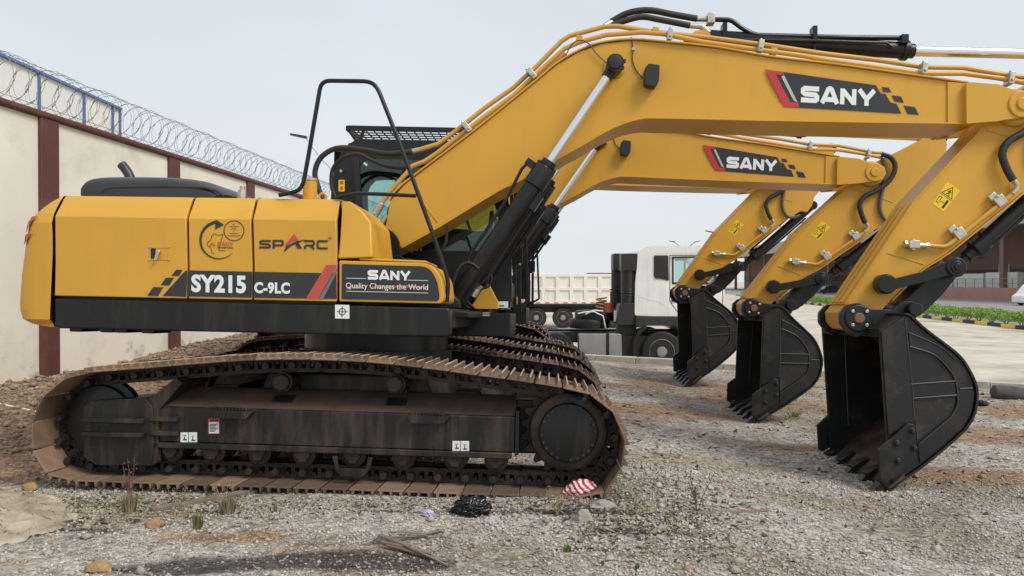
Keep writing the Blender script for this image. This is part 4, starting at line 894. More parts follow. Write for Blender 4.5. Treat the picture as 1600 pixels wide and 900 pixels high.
# sticker on the arm
D = MB(); y = -AY-.002; S4 = [Vector(U(*p, y)) for p in ((1480, 284), (1500.5, 297.5), (1474.5, 331), (1457, 318))]
quad(D, [tuple(p) for p in S4], y, 0)
def SQ(u, v): p = S4[0].lerp(S4[1], u).lerp(S4[3].lerp(S4[2], u), v); return (p.x, p.y)
tri = [SQ(.5, .06), SQ(.9, .44), SQ(.1, .44), SQ(.5, .06), SQ(.9, .44)]; strip(D, tri, .006, lambda u, v: (u, y-.001, v), 1)
strip(D, [SQ(.5, .18), SQ(.5, .34)], .010, lambda u, v: (u, y-.0015, v), 1); strip(D, [SQ(.36, .26), SQ(.64, .26)], .006, lambda u, v: (u, y-.002, v), 1); strip(D, [SQ(.38, .40), SQ(.5, .32), SQ(.62, .40)], .006, lambda u, v: (u, y-.0025, v), 1)
strip(D, [SQ(0, .5), SQ(1, .5)], .004, lambda u, v: (u, y-.001, v), 1)
strip(D, [SQ(.12, .6), SQ(.3, .6), SQ(.3, .85), SQ(.12, .85), SQ(.12, .6)], .005, lambda u, v: (u, y-.001, v), 1); strip(D, [SQ(.38, .74), SQ(.6, .74)], .006, lambda u, v: (u, y-.001, v), 1)
strip(D, [SQ(.76, .56), SQ(.76, .92)], .020, lambda u, v: (u, y-.001, v), 1); strip(D, [SQ(.66, .7), SQ(.86, .7)], .008, lambda u, v: (u, y-.0015, v), 1)
D.build('warning_sticker', [DECY, DECB], arm, smooth=0)
# arm pipe, clamps, valve, hoses
pp = MB(); pp.tube([U3(*p, -AY-.035) for p in [(1451, 384), (1474, 385.5), (1482, 383), (1492, 375), (1577, 307), (1583, 301)]], .019, 12); pp.build('hydraulic_pipe', YEL2, arm, smooth=60)
for px, py in ((1500, 367), (1563, 316)):
    c = U3(px, py, -AY-.035); d = Vector((.78, 0, .62)); n2 = Vector((-.62, 0, .78)); m = MB(); m.obox(c+n2*.015, d*.045, (0, .028, 0), n2*.045); m.obox(c+n2*.075+d*-.02, d*.035, (0, .012, 0), n2*.03); m.cyl(c+n2*.06+Vector((0, -.02, 0)), c+n2*.06+Vector((0, -.035, 0)), .014, n=6); m.build('pipe_clamp', STL, arm, bevel=.006)
ft = MB(); yv = -AY-.04
ft.cyl(U3(1412, 381, yv), U3(1452, 384.5, yv), .024, n=10); ft.obox(U3(1427, 382, yv), (.045, 0, 0), (0, .035, 0), (0, 0, .032)); ft.cyl(U3(1427, 374, yv), U3(1427, 391, yv), .018, n=8); ft.cyl(U3(1412, 381, yv), U3(1417, 381.5, yv), .032, n=6); ft.cyl(U3(1445, 384, yv), U3(1451, 384.5, yv), .03, n=6)
ft.build('hose_fitting', STL, arm, bevel=.003); ft = MB()
ft.tube([U3(*p, yv) for p in ((1581, 303), (1588, 296), (1589, 288), (1583, 281))], .022, 10); ft.build('hose_fitting', STL, arm, bevel=.003)
hs = MB(); hs.tube([U3(*p, -AY-.06) for p in spline([(1583, 282), (1573, 264), (1566, 240), (1576, 221), (1602, 205), (1630, 180), (1641, 150), (1630, 128), (1608, 121)], 6)], .031, 12); hs.build('hydraulic_hose', HOS, arm, smooth=60)
hs = MB(); hs.tube([U3(*p, -AY-.03) for p in spline([(1608, 131), (1618, 155), (1616, 195), (1612, 240), (1622, 266), (1640, 275), (1665, 268)], 6)], .022, 12); hs.build('hydraulic_hose', HOSG, arm, smooth=60)
# bucket cylinder
A = U3(1491.4, 417.7, 0); B0 = U3(1683, 243, 0); u = (B0-A).normalized(); L1 = (B0-A).length; n2 = Vector((-u.z, 0, u.x))
cy = MB(); cy.rings([(B0, u, .06), (B0-u*.08, u, .066), (A+u*.36, u, .066), (A+u*.36, u, .084), (A+u*.22, u, .084), (A+u*.20, u, .06), (A+u*.13, u, .058)], 0, 24)
cy.cyl((B0.x, -.08, B0.z), (B0.x, .08, B0.z), .07); cy.tube([A+u*.25+n2*.08, A+u*.27+n2*.11, A+u*(L1-.2)+n2*.095, A+u*(L1-.1)+n2*.05], .014, 8); cy.tube([A+u*.35-n2*.08, A+u*(L1-.2)-n2*.085], .014, 8)
cy.obox(A+u*.27, u*.05, (0, .05, 0), n2*.10); cy.build('bucket_cylinder', BLK, ex, smooth=35)
rd = MB(); rd.cyl(A, A+u*.16, .042, n=20); rd.cyl((A.x, -.07, A.z), (A.x, .07, A.z), .075, n=24); rd.build('cylinder_rod', BLK, ex)
# links
for yv in (-.26, .26):
    lk = MB(); A2 = U(1382.6, 444, -.26); B2 = U(1491.4, 417.7, -.26)
    mid = [U(x, y_, -.26) for x, y_ in ((1395, 436), (1440, 425), (1478, 408), (1491, 404), (1504, 411), (1504, 425), (1493, 433), (1478, 431), (1445, 440), (1398, 452))]
    lk.prism(mid, yv-.025, yv+.025)
    y0 = yv-.045 if yv < 0 else yv+.045
    lk.disc(A2[0], A2[1], yv-.05, yv+.05, .085, 26); lk.disc(A2[0], A2[1], y0, yv, .045, 20); lk.disc(B2[0], B2[1], yv-.045, yv+.045, .085, 26); lk.disc(B2[0], B2[1], yv-.055, yv, .055, 20); lk.disc(B2[0], B2[1], yv-.065, yv, .03, 20)
    lk.build('guide_link', BLK, ex, bevel=.004)
ps = MB(); ps.cyl((A2[0], -.3, A2[1]), (A2[0], .3, A2[1]), .055); ps.cyl((B2[0], -.3, B2[1]), (B2[0], .3, B2[1]), .055); C2 = U(1417, 484, -.2); ps.cyl((C2[0], -.36, C2[1]), (C2[0], .36, C2[1]), .05); ps.disc(C2[0], C2[1], -.375, -.30, .058, 24); ps.build('link_pin', BLK, ex)
bl = MB(); P = fillet(UP([(1500, 424), (1487, 408), (1470, 416), (1420, 462), (1404, 474), (1402, 490), (1420, 500), (1438, 492), (1470, 462)], -.15), .02, 3)
bl.prism(P, -.17, .17); rg = U(1442, 472, -.17); bl.tube([(rg[0]+.035*math.cos(t*math.pi/8)+.04, -.1, rg[1]+.035*math.sin(t*math.pi/8)-.02) for t in range(17)], .014, 8); bl.build('bucket_link', BLK, ex, bevel=.012)
hf = MB(); hf.tube([U3(*p, .1) for p in spline([(1470, 416), (1455, 412), (1440, 430), (1400, 470)], 4)], .04, 8); 

# ---- bucket
BW = .60
bk = MB(); yN = -BW
side_px = [(1374.5, 517), (1412, 493), (1421, 496), (1438, 512), (1461, 530), (1490, 552), (1503, 566), (1512, 581), (1520, 598), (1523, 616), (1519.5, 643), (1505, 669), (1468, 702), (1437, 727), (1396, 755), (1388, 740), (1386, 680)]
SP_ = UP(side_px, yN)
bk.prism(SP_, -BW, -BW+.028, 0); bk.prism(SP_, BW-.028, BW, 0)
shell = SP_[1:14]+[U(1396, 755, yN)]
V = []; th = .022; cc = Vector(U(1440, 620, yN))
sh = spline(shell, 2)
for i, (x, z) in enumerate(sh):
    a = Vector(sh[max(0, i-1)]); b = Vector(sh[min(len(sh)-1, i+1)]); d = (b-a).normalized(); n2 = Vector((-d.y, d.x)); n2 = n2 if n2.dot(Vector((x, z))-cc) > 0 else -n2
    V.append([(x+n2.x*.004, -BW-.02, z+n2.y*.004), (x+n2.x*.004, BW+.02, z+n2.y*.004), (x+n2.x*th, BW+.02, z+n2.y*th), (x+n2.x*th, -BW-.02, z+n2.y*th)])
bk.loft(V)
inn = []
for i, (x, z) in enumerate(sh[6:]):
    j = i+6; a = Vector(sh[max(0, j-1)]); b = Vector(sh[min(len(sh)-1, j+1)]); d = (b-a).normalized(); n2 = Vector((-d.y, d.x)); n2 = n2 if n2.dot(cc-Vector((x, z))) > 0 else -n2
    inn.append([(x+n2.x*.004, -BW+.03, z+n2.y*.004), (x+n2.x*.004, BW-.03, z+n2.y*.004)])
bk.add([p for r_ in inn for p in r_], [(2*i, 2*i+1, 2*i+3, 2*i+2) for i in range(len(inn)-1)], 1)
# top closing plate between the sides
tpz = [SP_[0], SP_[1]]; d = (Vector(tpz[1])-Vector(tpz[0])).normalized(); n2 = Vector((d.y, -d.x))
P = [tuple(Vector(tpz[0])+d*.02), tuple(Vector(tpz[1])), tuple(Vector(tpz[1])+n2*.05), tuple(Vector(tpz[0])+n2*.06+d*.02)]; bk.prism(P, -BW+.03, BW-.03)
a0 = Vector(SP_[0]); bk.prism([tuple(a0), tuple(a0+Vector((.10, 0))), tuple(a0+Vector((.10, -.05))), tuple(a0+Vector((0, -.05)))], -BW+.03, BW-.03)
# raised plates on the outer faces
def face(pp_, t=.012):
    q = UP(pp_, yN); bk.prism(q, -BW-t, -BW-.0005); bk.prism(q, BW+.0005, BW+t)
face([(1376, 518), (1411, 496), (1417, 548), (1423, 600), (1426, 658), (1387, 680)], .014)
face([(1419, 520), (1430, 524), (1468, 541), (1487, 558), (1496, 592), (1497, 598), (1510, 598), (1519, 616), (1515, 642), (1501, 665), (1462, 700), (1436, 722), (1434, 696), (1466, 668), (1485, 652), (1494, 636), (1496, 618), (1494, 596), (1484, 574), (1462, 553), (1420, 537)][:6]+[(1499, 600), (1522, 612), (1517, 642), (1503, 667), (1466, 700), (1437, 724), (1433, 694), (1464, 668), (1485, 650), (1494, 634), (1495, 615), (1490, 590), (1480, 574), (1458, 553), (1420, 540)], .009)
face([(1422, 598), (1492, 594), (1494, 596), (1494, 616), (1492, 617), (1424, 620)], .007)
WLD = []
for sy in (-1, 1):
    wl = MB(); WLD.append(wl)
    yw = sy*(BW+.013)
    def WT(pts, r=.0055, yy=yw): wl.tube([Vector((*[U(a, b, yN)[0]], yy, U(a, b, yN)[1])) for a, b in pts], r, 6)
    WT([(1413, 498), (1418, 548), (1424, 600), (1427, 656)]); WT(spline([(1420, 541), (1458, 554), (1480, 575), (1491, 593), (1495, 615), (1494, 634), (1485, 651), (1464, 669), (1434, 694)], 4))
    WT([(1422, 600), (1492, 595)]); WT([(1425, 622), (1493, 617)]); WT(spline([(1419, 520), (1432, 525), (1467, 541), (1492, 562)], 3), .004); WT([(1498, 607), (1518, 606)], .005)
wl.tube([Vector((U(1392, 520, yN)[0]+.12, BW-.032, U(1392, 520, yN)[1])), Vector((U(1400, 700, yN)[0]+.12, BW-.032, U(1400, 700, yN)[1]))], .006, 6)
dq = UP([(1426, 626), (1491, 621), (1490, 634), (1482, 649), (1462, 665), (1433, 690)], yN); bkd = [dq]
bk.prism(dq, -BW-.004, -BW-.0005, 2); bk.prism(dq, BW+.0005, BW+.004, 2)
bucket = bk.build('bucket', [BKT, BKTIN, mat('dusty_bucket_panel', (.02, .018, .015), .7, var=.3, dirt=(.10, .065, .035), dscale=9, damt=.6, bump=.3)], ex, smooth=30, bevel=.004, seg=1)
mat('highlit_weld_bead', (.045, .047, .052), .45)  # weld beads, lighter grey with the edge highlights put into the colour
for wl in WLD: wl.build('highlit_weld_bead', MATS['highlit_weld_bead'], bucket)
# lip plate with teeth
base = Vector(U(1396, 755, yN)); back = Vector(U(1437, 727, yN)); dl = (base-back).normalized(); nl = Vector((-dl.y, dl.x)); nl = nl if nl.y > 0 else -nl
lp_ = MB(); p0 = base-dl*.10; p1 = base+dl*.06
lp_.prism([tuple(p0-nl*.025), tuple(p1-nl*.012), tuple(p1+nl*.004), tuple(p0+nl*.02)], -BW-.02, BW+.02); lp_.build('cutting_edge', BKTIN, bucket, bevel=.004)
for k in range(5):
    yc = -BW+.06+k*(2*BW-.12)/4; tm = MB(); b0 = base-dl*.10; tl = .37
    def sec(s, h, h2, w_): c = b0+dl*s; return [(c.x-nl.x*h2, yc-w_, c.y-nl.y*h2), (c.x-nl.x*h2, yc+w_, c.y-nl.y*h2), (c.x+nl.x*h, yc+w_, c.y+nl.y*h), (c.x+nl.x*h, yc-w_, c.y+nl.y*h)]
    tm.loft([sec(0, .03, .03, .045), sec(.10, .055, .045, .05), sec(.17, .06, .05, .055)]); tm.loft([sec(.171, .05, .045, .047), sec(.24, .035, .035, .045), sec(tl-.03, .002, .018, .042), sec(tl, -.012, .012, .038)])
    tm.build('bucket_tooth', BKT, bucket, bevel=.005, seg=1)
for sg in (-1, 1):
    sc_ = MB(); P = UP([(1371, 703), (1417, 661), (1427, 663), (1431, 716), (1395, 746), (1383, 753.5), (1374.5, 752)], -.63)
    y0 = -.645*1 if sg < 0 else .615; sc_.prism(P, y0, y0+.03)
    for px, py in ((1400, 692), (1424, 673), (1402, 720), (1427, 700)):
        c = U(px, py, -.64); sc_.cyl((c[0], y0 if sg < 0 else y0, c[1]), (c[0], y0-.028, c[1]), .018, n=6); sc_.cyl((c[0], y0, c[1]), (c[0], y0-.012, c[1]), .026, n=14)
    sc_.build('side_cutter', BKT, bucket, bevel=.004)
for sg in (-1, 1):
    er = MB(); P = fillet(UP([(1322, 520), (1311, 505), (1311, 488), (1322, 476), (1340, 473), (1356, 483), (1392, 484), (1408, 471), (1424, 471), (1432, 484), (1428, 500), (1412, 512), (1385, 520), (1350, 522), (1336, 527)], -.25), .015, 3)
    y0 = -.285 if sg < 0 else .235; er.prism(P, y0, y0+.05); er.disc(bpx, bpz, y0-.02 if sg < 0 else y0+.07, y0, .115, 30); er.disc(bpx, bpz, y0-.035, y0, .045, 22, 1)
    for k in range(4):
        th_ = R(45+90*k); x = bpx+.082*math.cos(th_); z = bpz+.082*math.sin(th_); er.cyl((x, y0-.02, z), (x, y0-.04, z), .016, n=8, mi=2)
    er.build('bucket_ear', [BKT, mat('rusty_pin', (.20, .10, .04), .6), STL], bucket, bevel=.004)

# the bucket reaches a little further across on the far side than on the near one
for o in [bucket]+[c for c in bucket.children if not c.name.startswith('bucket_ear')]:
    o.data.transform(Matrix.Translation((0, .07, 0)) @ Matrix.Diagonal((1, 1.1167, 1, 1)))

# ------------------------------------------------------------------ place the machine and its two neighbours
ex.location = P1[0]; ex.rotation_euler = P1[1]
ex2 = copy_tree(ex); ex2.location = (-1.06, 10.15, -.10); ex2.rotation_euler = (R(-2.2), R(2.05), R(-3.5))
ex2['label'] = 'middle yellow excavator, its boom and bucket between those of the other two'
ex3 = copy_tree(ex); ex3.location = (-1.60, 13.45, -.06); ex3.rotation_euler = (R(-2.2), R(1.34), R(-3.2)); ex3.scale = (1.085,)*3
# the two neighbours hold their arms curled a little differently, turned about the boom tip pin
ARM_PARTS = ('arm', 'bucket_cylinder', 'cylinder_rod.003', 'guide_link', 'guide_link.001', 'link_pin', 'bucket_link', 'bucket')
for root, ang, bang in ((ex2, 3.2, 1.5), (ex3, 1.0, 0.0)):
    Q = Matrix.Translation((tipx, 0, tipz)) @ Matrix.Rotation(R(ang), 4, 'Y') @ Matrix.Translation((-tipx, 0, -tipz))
    Q2 = Q @ Matrix.Translation((bpx, 0, bpz)) @ Matrix.Rotation(R(bang), 4, 'Y') @ Matrix.Translation((-bpx, 0, -bpz))
    for ch in root.children:
        if SRC.get(ch.name) in ARM_PARTS: ch.matrix_local = (Q2 if SRC[ch.name] == 'bucket' else Q) @ ch.matrix_local
ex3['label'] = 'farthest yellow excavator, its arm and black bucket standing in front of the white truck cab'


# ------------------------------------------------------------------ ground
import numpy as np
def blob(x, y, cx, cy, rx, ry): return math.exp(-(((x-cx)/rx)**2+((y-cy)/ry)**2))
G_ = lambda px, py: ground_at(px, py)
LAT = [(G_(1180, 625), 1.3, .5), (G_(1000, 640), .8, .5), (G_(1330, 700), .5, .3), (G_(1530, 680), 1.2, .6), (G_(1560, 750), .8, .3), (G_(1440, 735), .7, .22), (G_(1250, 640), .6, .5), (G_(1010, 600), .6, .5), (G_(1100, 650), .5, .3), (G_(1590, 640), .8, .5), (G_(1230, 700), .5, .12), (G_(240, 600), 1.2, .6), (G_(330, 840), .35, .12)]
DRK = [(G_(400, 880), .60, .13), (G_(250, 893), .4, .10), (G_(560, 872), .35, .10), (G_(640, 885), .3, .12), (G_(150, 830), .3, .05), (G_(950, 800), .45, .08), (G_(1000, 830), .4, .08), (G_(700, 800), .8, .05)]
TAN = [(G_(1050, 720), .9, .35), (G_(1300, 790), .8, .25), (G_(1100, 610), 1.5, .8), (G_(60, 800), .9, .35), (G_(200, 800), .5, .25), (G_(1150, 690), .6, .3), (G_(500, 860), .5, .1)]
def soil(x, y):
    n1 = noise.noise((x*1.7, y*1.7, 5)); n2 = noise.noise((x*5, y*5, 9)); n3 = noise.noise((x*14, y*14, 11))
    lat = sum(blob(x, y, c.x, c.y, a, b) for c, a, b in LAT)+.95*sstep(-2.9, -4.0, x)*sstep(4.6, 6.2, y)
    lat = max(lat, .30*sstep(7.5, 9.5, y))
    lat = sstep(.25, .7, lat+.5*n1+.4*n2+.08*sstep(1, 3, x))
    drk = sstep(.35, .75, sum(blob(x, y, c.x, c.y, a, b) for c, a, b in DRK)+.35*n1+.3*n2)
    tan = sstep(.3, .8, sum(blob(x, y, c.x, c.y, a, b) for c, a, b in TAN)+.4*n1+.2*n2)
    grey = Vector((.41, .375, .32))*(1+.25*n2+.25*n3); c = grey
    wm = sstep(-.1, .5, noise.noise((x*.9, y*1.3, 31))+.5*n2); c = c.lerp(Vector((.27, .225, .17)), wm*.9); c = c.lerp(Vector((.31, .245, .165)), tan*.7); c = c.lerp(Vector((.27, .165, .098))*(1+.4*n2+.3*n3), lat*.85); c = c.lerp(Vector((.05, .043, .037)), drk*.9)
    mud = sstep(-4.6, -5.4, x)*sstep(7, 9, y)*sstep(-.1, .3, n1+.25); c = c.lerp(Vector((.17, .135, .105)), mud*.45)
    return c, lat, drk
def soil_mat(name, rough=.9, bump=.7):
    m = bpy.data.materials.new(name); m.use_nodes = True; t = m.node_tree; N = t.nodes; K = t.links.new; p = N['Principled BSDF']
    p.inputs['Roughness'].default_value = rough; p.inputs['Specular IOR Level'].default_value = .2
    a = N.new('ShaderNodeAttribute'); a.attribute_name = 'soil'
    c = N.new('ShaderNodeTexCoord'); v = N.new('ShaderNodeTexVoronoi'); v.inputs['Scale'].default_value = 38; v.inputs['Randomness'].default_value = 1
    K(c.outputs['Object'], v.inputs['Vector']); sp = N.new('ShaderNodeSeparateColor'); K(v.outputs['Color'], sp.inputs[0])
    n = N.new('ShaderNodeTexNoise'); n.inputs['Scale'].default_value = 9; n.inputs['Detail'].default_value = 10; n.inputs['Roughness'].default_value = .75; K(c.outputs['Object'], n.inputs['Vector'])
    r1 = N.new('ShaderNodeMapRange'); r1.inputs[3].default_value = .55; r1.inputs[4].default_value = 1.45; K(sp.outputs[0], r1.inputs[0])
    r2 = N.new('ShaderNodeMapRange'); r2.inputs[1].default_value = .3; r2.inputs[2].default_value = .7; r2.inputs[3].default_value = .6; r2.inputs[4].default_value = 1.35; K(n.outputs[0], r2.inputs[0])
    mm = N.new('ShaderNodeMath'); mm.operation = 'MULTIPLY'; K(r1.outputs[0], mm.inputs[0]); K(r2.outputs[0], mm.inputs[1])
    mu = N.new('ShaderNodeMix'); mu.data_type = 'RGBA'; mu.blend_type = 'MULTIPLY'; mu.inputs[0].default_value = 1; K(a.outputs['Color'], mu.inputs[6]); K(mm.outputs[0], mu.inputs[7]); K(mu.outputs[2], p.inputs['Base Color'])
    b = N.new('ShaderNodeBump'); b.inputs['Strength'].default_value = bump; b.inputs['Distance'].default_value = .02; b.invert = True
    ad = N.new('ShaderNodeMath'); ad.operation = 'SUBTRACT'; K(v.outputs['Distance'], ad.inputs[0]); K(n.outputs[0], ad.inputs[1]); K(ad.outputs[0], b.inputs['Height']); K(b.outputs[0], p.inputs['Normal'])
    return m
SOIL = soil_mat('gravel_soil')
xs = [-7.6+i*.06 for i in range(int((17.5+7.6)/.06)+1)]; ys = [1.0]; 
while ys[-1] < 27: ys.append(ys[-1]+(.04 if ys[-1] < 7 else .07 if ys[-1] < 12 else .12))
V = []; Cc = []
for y in ys:
    for x in xs:
        s = (Vector((x, y))-KA).dot(KN)                              # distance beyond the kerb line
        z = g(x, y) if s < 0 else g(x, y)-1.2*sstep(0, .3, s)
        V.append((x, y, z)); Cc.append((*soil(x, y)[0], 1) if s < .2 else (.3, .28, .24, 1))
nx = len(xs); F = [(j*nx+i, j*nx+i+1, (j+1)*nx+i+1, (j+1)*nx+i) for j in range(len(ys)-1) for i in range(nx-1)]
me = bpy.data.meshes.new('gravel_lot'); me.from_pydata(V, [], F); me.materials.append(SOIL)
at = me.attributes.new('soil', 'FLOAT_COLOR', 'POINT'); at.data.foreach_set('color', [c for q in Cc for c in q]); me.polygons.foreach_set('use_smooth', [True]*len(F)); me.update()
lot = bpy.data.objects.new('ground', me); COL.objects.link(lot); tag(lot, kind='structure')

# yard beyond the kerb and the land to the horizon
def sheet(name, pts, z, m): mb = MB(); mb.add([(x, y, z) for x, y in pts], [tuple(range(len(pts)))]); o = mb.build(name, m, smooth=0); tag(o, kind='structure'); return o
YARD = mat('yard_concrete', (.54, .475, .375), .85, var=.25, vscale=.9, dirt=(.20, .17, .13), dscale=.28, damt=.75, bump=.15, bscale=6)
ASPH = mat('forecourt_asphalt', (.27, .25, .23), .8, var=.15, vscale=.2, dirt=(.13, .125, .12), dscale=.1, damt=.5)
sheet('terrain', [(-3000, -200), (3000, -200), (3000, 3500), (-3000, 3500)], -.80, YARD)
sheet('yard', [(-6, 12), (120, 3), (120, 30), (39, 140), (60, 340), (-60, 340), (-60, 25)], -.75, YARD)
HD = Vector((.137, 1)).normalized(); HP = lambda s, o=0: Vector((24, 36))+HD*s+Vector((HD.y, -HD.x))*o
sheet('road', [tuple(HP(-30, .9)), tuple(HP(260, .9)), tuple(HP(260, 60)), tuple(HP(-30, 60))], -.742, ASPH)

# gravel stones
rng = np.random.default_rng(5)
def stones(name, n, xr, yr, s0, s1, rubble=False):
    base = np.array([(1, 0, 0), (-1, 0, 0), (0, 1, 0), (0, -1, 0), (0, 0, 1), (0, 0, -1), (.62, .62, .5), (-.62, .5, .55)], float)[:6]
    tri = np.array([(0, 2, 4), (2, 1, 4), (1, 3, 4), (3, 0, 4), (2, 0, 5), (1, 2, 5), (3, 1, 5), (0, 3, 5)])
    P = []; Cs = []; S = []
    pal = [(.68, .65, .60), (.50, .475, .43), (.33, .31, .285), (.50, .42, .31), (.20, .185, .165), (.36, .25, .15)]
    while len(P) < n:
        x = rng.uniform(*xr); y = rng.uniform(*yr)
        if (Vector((x, y))-KA).dot(KN) > -.15: continue
        cl, lat, drk = soil(x, y)
        if rng.random() < (.62*lat if not rubble else 0)+.45*drk: continue
        if rng.random() > .62+.9*noise.noise((x*2.3, y*2.3, 20)): continue
        s = s0*(s1/s0)**(rng.random()**2.2); P.append((x, y, g(x, y)+s*.12)); S.append(s)
        c = Vector(pal[rng.choice(6, p=(.16, .27, .22, .14, .12, .09))]); c = c.lerp(cl*1.15, .8 if rubble else .5); Cs.append((*c, 1))
    n = len(P); P = np.array(P); S = np.array(S); k = 6
    V = base[None]*(1+rng.uniform(-.35, .35, (n, k, 3)))+rng.uniform(-.22, .22, (n, k, 3)); V[:, :, 2] *= .62
    th = rng.uniform(0, 2*np.pi, n); c, s = np.cos(th), np.sin(th); ax = rng.uniform(.6, 1.3, n)
    X = V[:, :, 0]*ax[:, None]; Y = V[:, :, 1]; V = np.stack([X*c[:, None]-Y*s[:, None], X*s[:, None]+Y*c[:, None], V[:, :, 2]], 2)*S[:, None, None]*.5+P[:, None]
    Fc = (tri[None]+(np.arange(n)*k)[:, None, None]).reshape(-1, 3)
    me = bpy.data.meshes.new(name); me.vertices.add(n*k); me.vertices.foreach_set('co', V.reshape(-1)); m_ = len(Fc)
    me.loops.add(m_*3); me.loops.foreach_set('vertex_index', Fc.reshape(-1).astype(np.int32)); me.polygons.add(m_)
    me.polygons.foreach_set('loop_start', np.arange(0, m_*3, 3, dtype=np.int32)); me.polygons.foreach_set('loop_total', np.full(m_, 3, np.int32)); me.update(calc_edges=True); me.validate()
    at = me.attributes.new('soil', 'FLOAT_COLOR', 'POINT'); at.data.foreach_set('color', np.repeat(np.array(Cs), k, 0).reshape(-1)); me.materials.append(STN)
    o = bpy.data.objects.new(name, me); COL.objects.link(o); return o
def stone_mat():
    m = bpy.data.materials.new('gravel_stone'); m.use_nodes = True; t = m.node_tree; p = t.nodes['Principled BSDF']; p.inputs['Roughness'].default_value = .85; p.inputs['Specular IOR Level'].default_value = .25
    a = t.nodes.new('ShaderNodeAttribute'); a.attribute_name = 'soil'; n = t.nodes.new('ShaderNodeTexNoise'); n.inputs['Scale'].default_value = 60; n.inputs['Detail'].default_value = 4; c = t.nodes.new('ShaderNodeTexCoord')
    r = t.nodes.new('ShaderNodeMapRange'); r.inputs[3].default_value = .6; r.inputs[4].default_value = 1.4; mu = t.nodes.new('ShaderNodeMix'); mu.data_type = 'RGBA'; mu.blend_type = 'MULTIPLY'; mu.inputs[0].default_value = 1
    K = t.links.new; K(c.outputs['Object'], n.inputs['Vector']); K(n.outputs[0], r.inputs[0]); K(a.outputs['Color'], mu.inputs[6]); K(r.outputs[0], mu.inputs[7]); K(mu.outputs[2], p.inputs['Base Color']); return m
STN = stone_mat()
so1 = stones('gravel', 78000, (-3.6, 4.6), (3.55, 6.6), .006, .032); tag(so1, 'loose grey and tan crushed stone covering the lot', 'gravel', kind='stuff')
so2 = stones('gravel', 22000, (-7, 13), (5.4, 16), .014, .045); so4 = stones('gravel', 420, (-3.4, 4.4), (3.6, 7.5), .035, .085, True); tag(so4, 'larger broken stones strewn over the gravel', 'stones', kind='stuff'); so4.name = 'loose_stones'
so3 = stones('rubble', 9000, (-7.3, -2.2), (6.6, 21), .03, .13, True); tag(so3, 'brown rubble and clods on the soil in front of the cream wall', 'rubble', kind='stuff')
tag(so2, 'scattered coarser stones on the far part of the lot', 'gravel', kind='stuff')

# ------------------------------------------------------------------ kerb at the edge of the lot
def along(mb, A, B, z0, z1, w_, mi=0, gap=0):
    d = (B-A).normalized(); n = Vector((-d.y, d.x)); c = (A+B)/2
    mb.obox((c.x, c.y, (z0+z1)/2), ((B-A).x/2-d.x*gap, (B-A).y/2-d.y*gap, 0), (n.x*w_/2, n.y*w_/2, 0), (0, 0, (z1-z0)/2), mi)
kr = empty('concrete_kerb', 'long pale concrete kerb along the edge of the gravel lot', 'kerb', loc=(KA.x, KA.y, 0))
for k in range(-9, 14):
    a = KA+KD*k*1.0; b = KA+KD*(k+1)*1.0; zt = -.25-.16*sstep(0, 8, k); mb = MB(); o_ = Vector((KA.x, KA.y))
    along(mb, a-o_, b-o_, zt-.75, zt+random.uniform(-.008, .008), .17, 0, .006); mb.build('kerb_stone', CONC, kr, bevel=.015)

# ------------------------------------------------------------------ perimeter wall with razor wire
WD = Vector((.075, 1)).normalized(); WN = Vector((WD.y, -WD.x)); WP = lambda d: Vector((-7.43+.075*d, d))
pw = empty('perimeter_wall', 'cream rendered boundary wall with maroon pillars and coping', 'wall')
mb = MB(); A, B = WP(3)-WN*.11, WP(42)-WN*.11; along(mb, A, B, -.6, 3.80, .20); mb.build('wall_panel', WALLM, pw)
mb = MB(); along(mb, A, B, 3.802, 3.90, .34); mb.build('coping', MAR, pw, bevel=.035, seg=3)
d0 = 10.95-3.46*2
for k in range(10):
    d_ = d0+3.46*k; mb = MB(); a = WP(d_-.19)-WN*.08; b = WP(d_+.19)-WN*.08; along(mb, a, b, -.6, 3.801, .24); mb.build('pillar', MAR, pw, bevel=.006)
rz = MB()
for ph in (0, 1):
    pts = []; pitch_ = .30; nL = int(36/pitch_)
    for i in range(nL*22):
        t = i/22; th = 2*math.pi*t*(1 if ph else -1)+ph*1.3; r_ = .31*(1+.05*math.sin(t*1.7+ph)); d_ = 4.5+t*pitch_+.03*math.sin(t*2.1)
        c = WP(d_)-WN*(.11+r_*math.cos(th)); pts.append((c.x, c.y, 4.235+r_*math.sin(th)))
    rz.tube(pts, .0034, 4)
    for i in range(0, len(pts)-1, 3):
        p, q = Vector(pts[i]), Vector(pts[i+1]); d = (q-p).normalized(); u = d.cross(Vector((.3, .2, 1))).normalized(); c = (p+q)/2
        rz.add([c-d*.022-u*.014, c+u*.003, c+d*.022-u*.014, c+d*.022+u*.014, c-u*.003, c-d*.022+u*.014], [(0, 1, 2, 3, 4, 5)])
for zz in (4.0, 4.55): rz.tube([(*(WP(4.5)-WN*.11), zz), (*(WP(41)-WN*.11), zz)], .004, 4)
rzo = rz.build('razor_wire', WIRE, smooth=0); tag(rzo, 'coiled razor wire running along the top of the cream wall', 'razor wire')

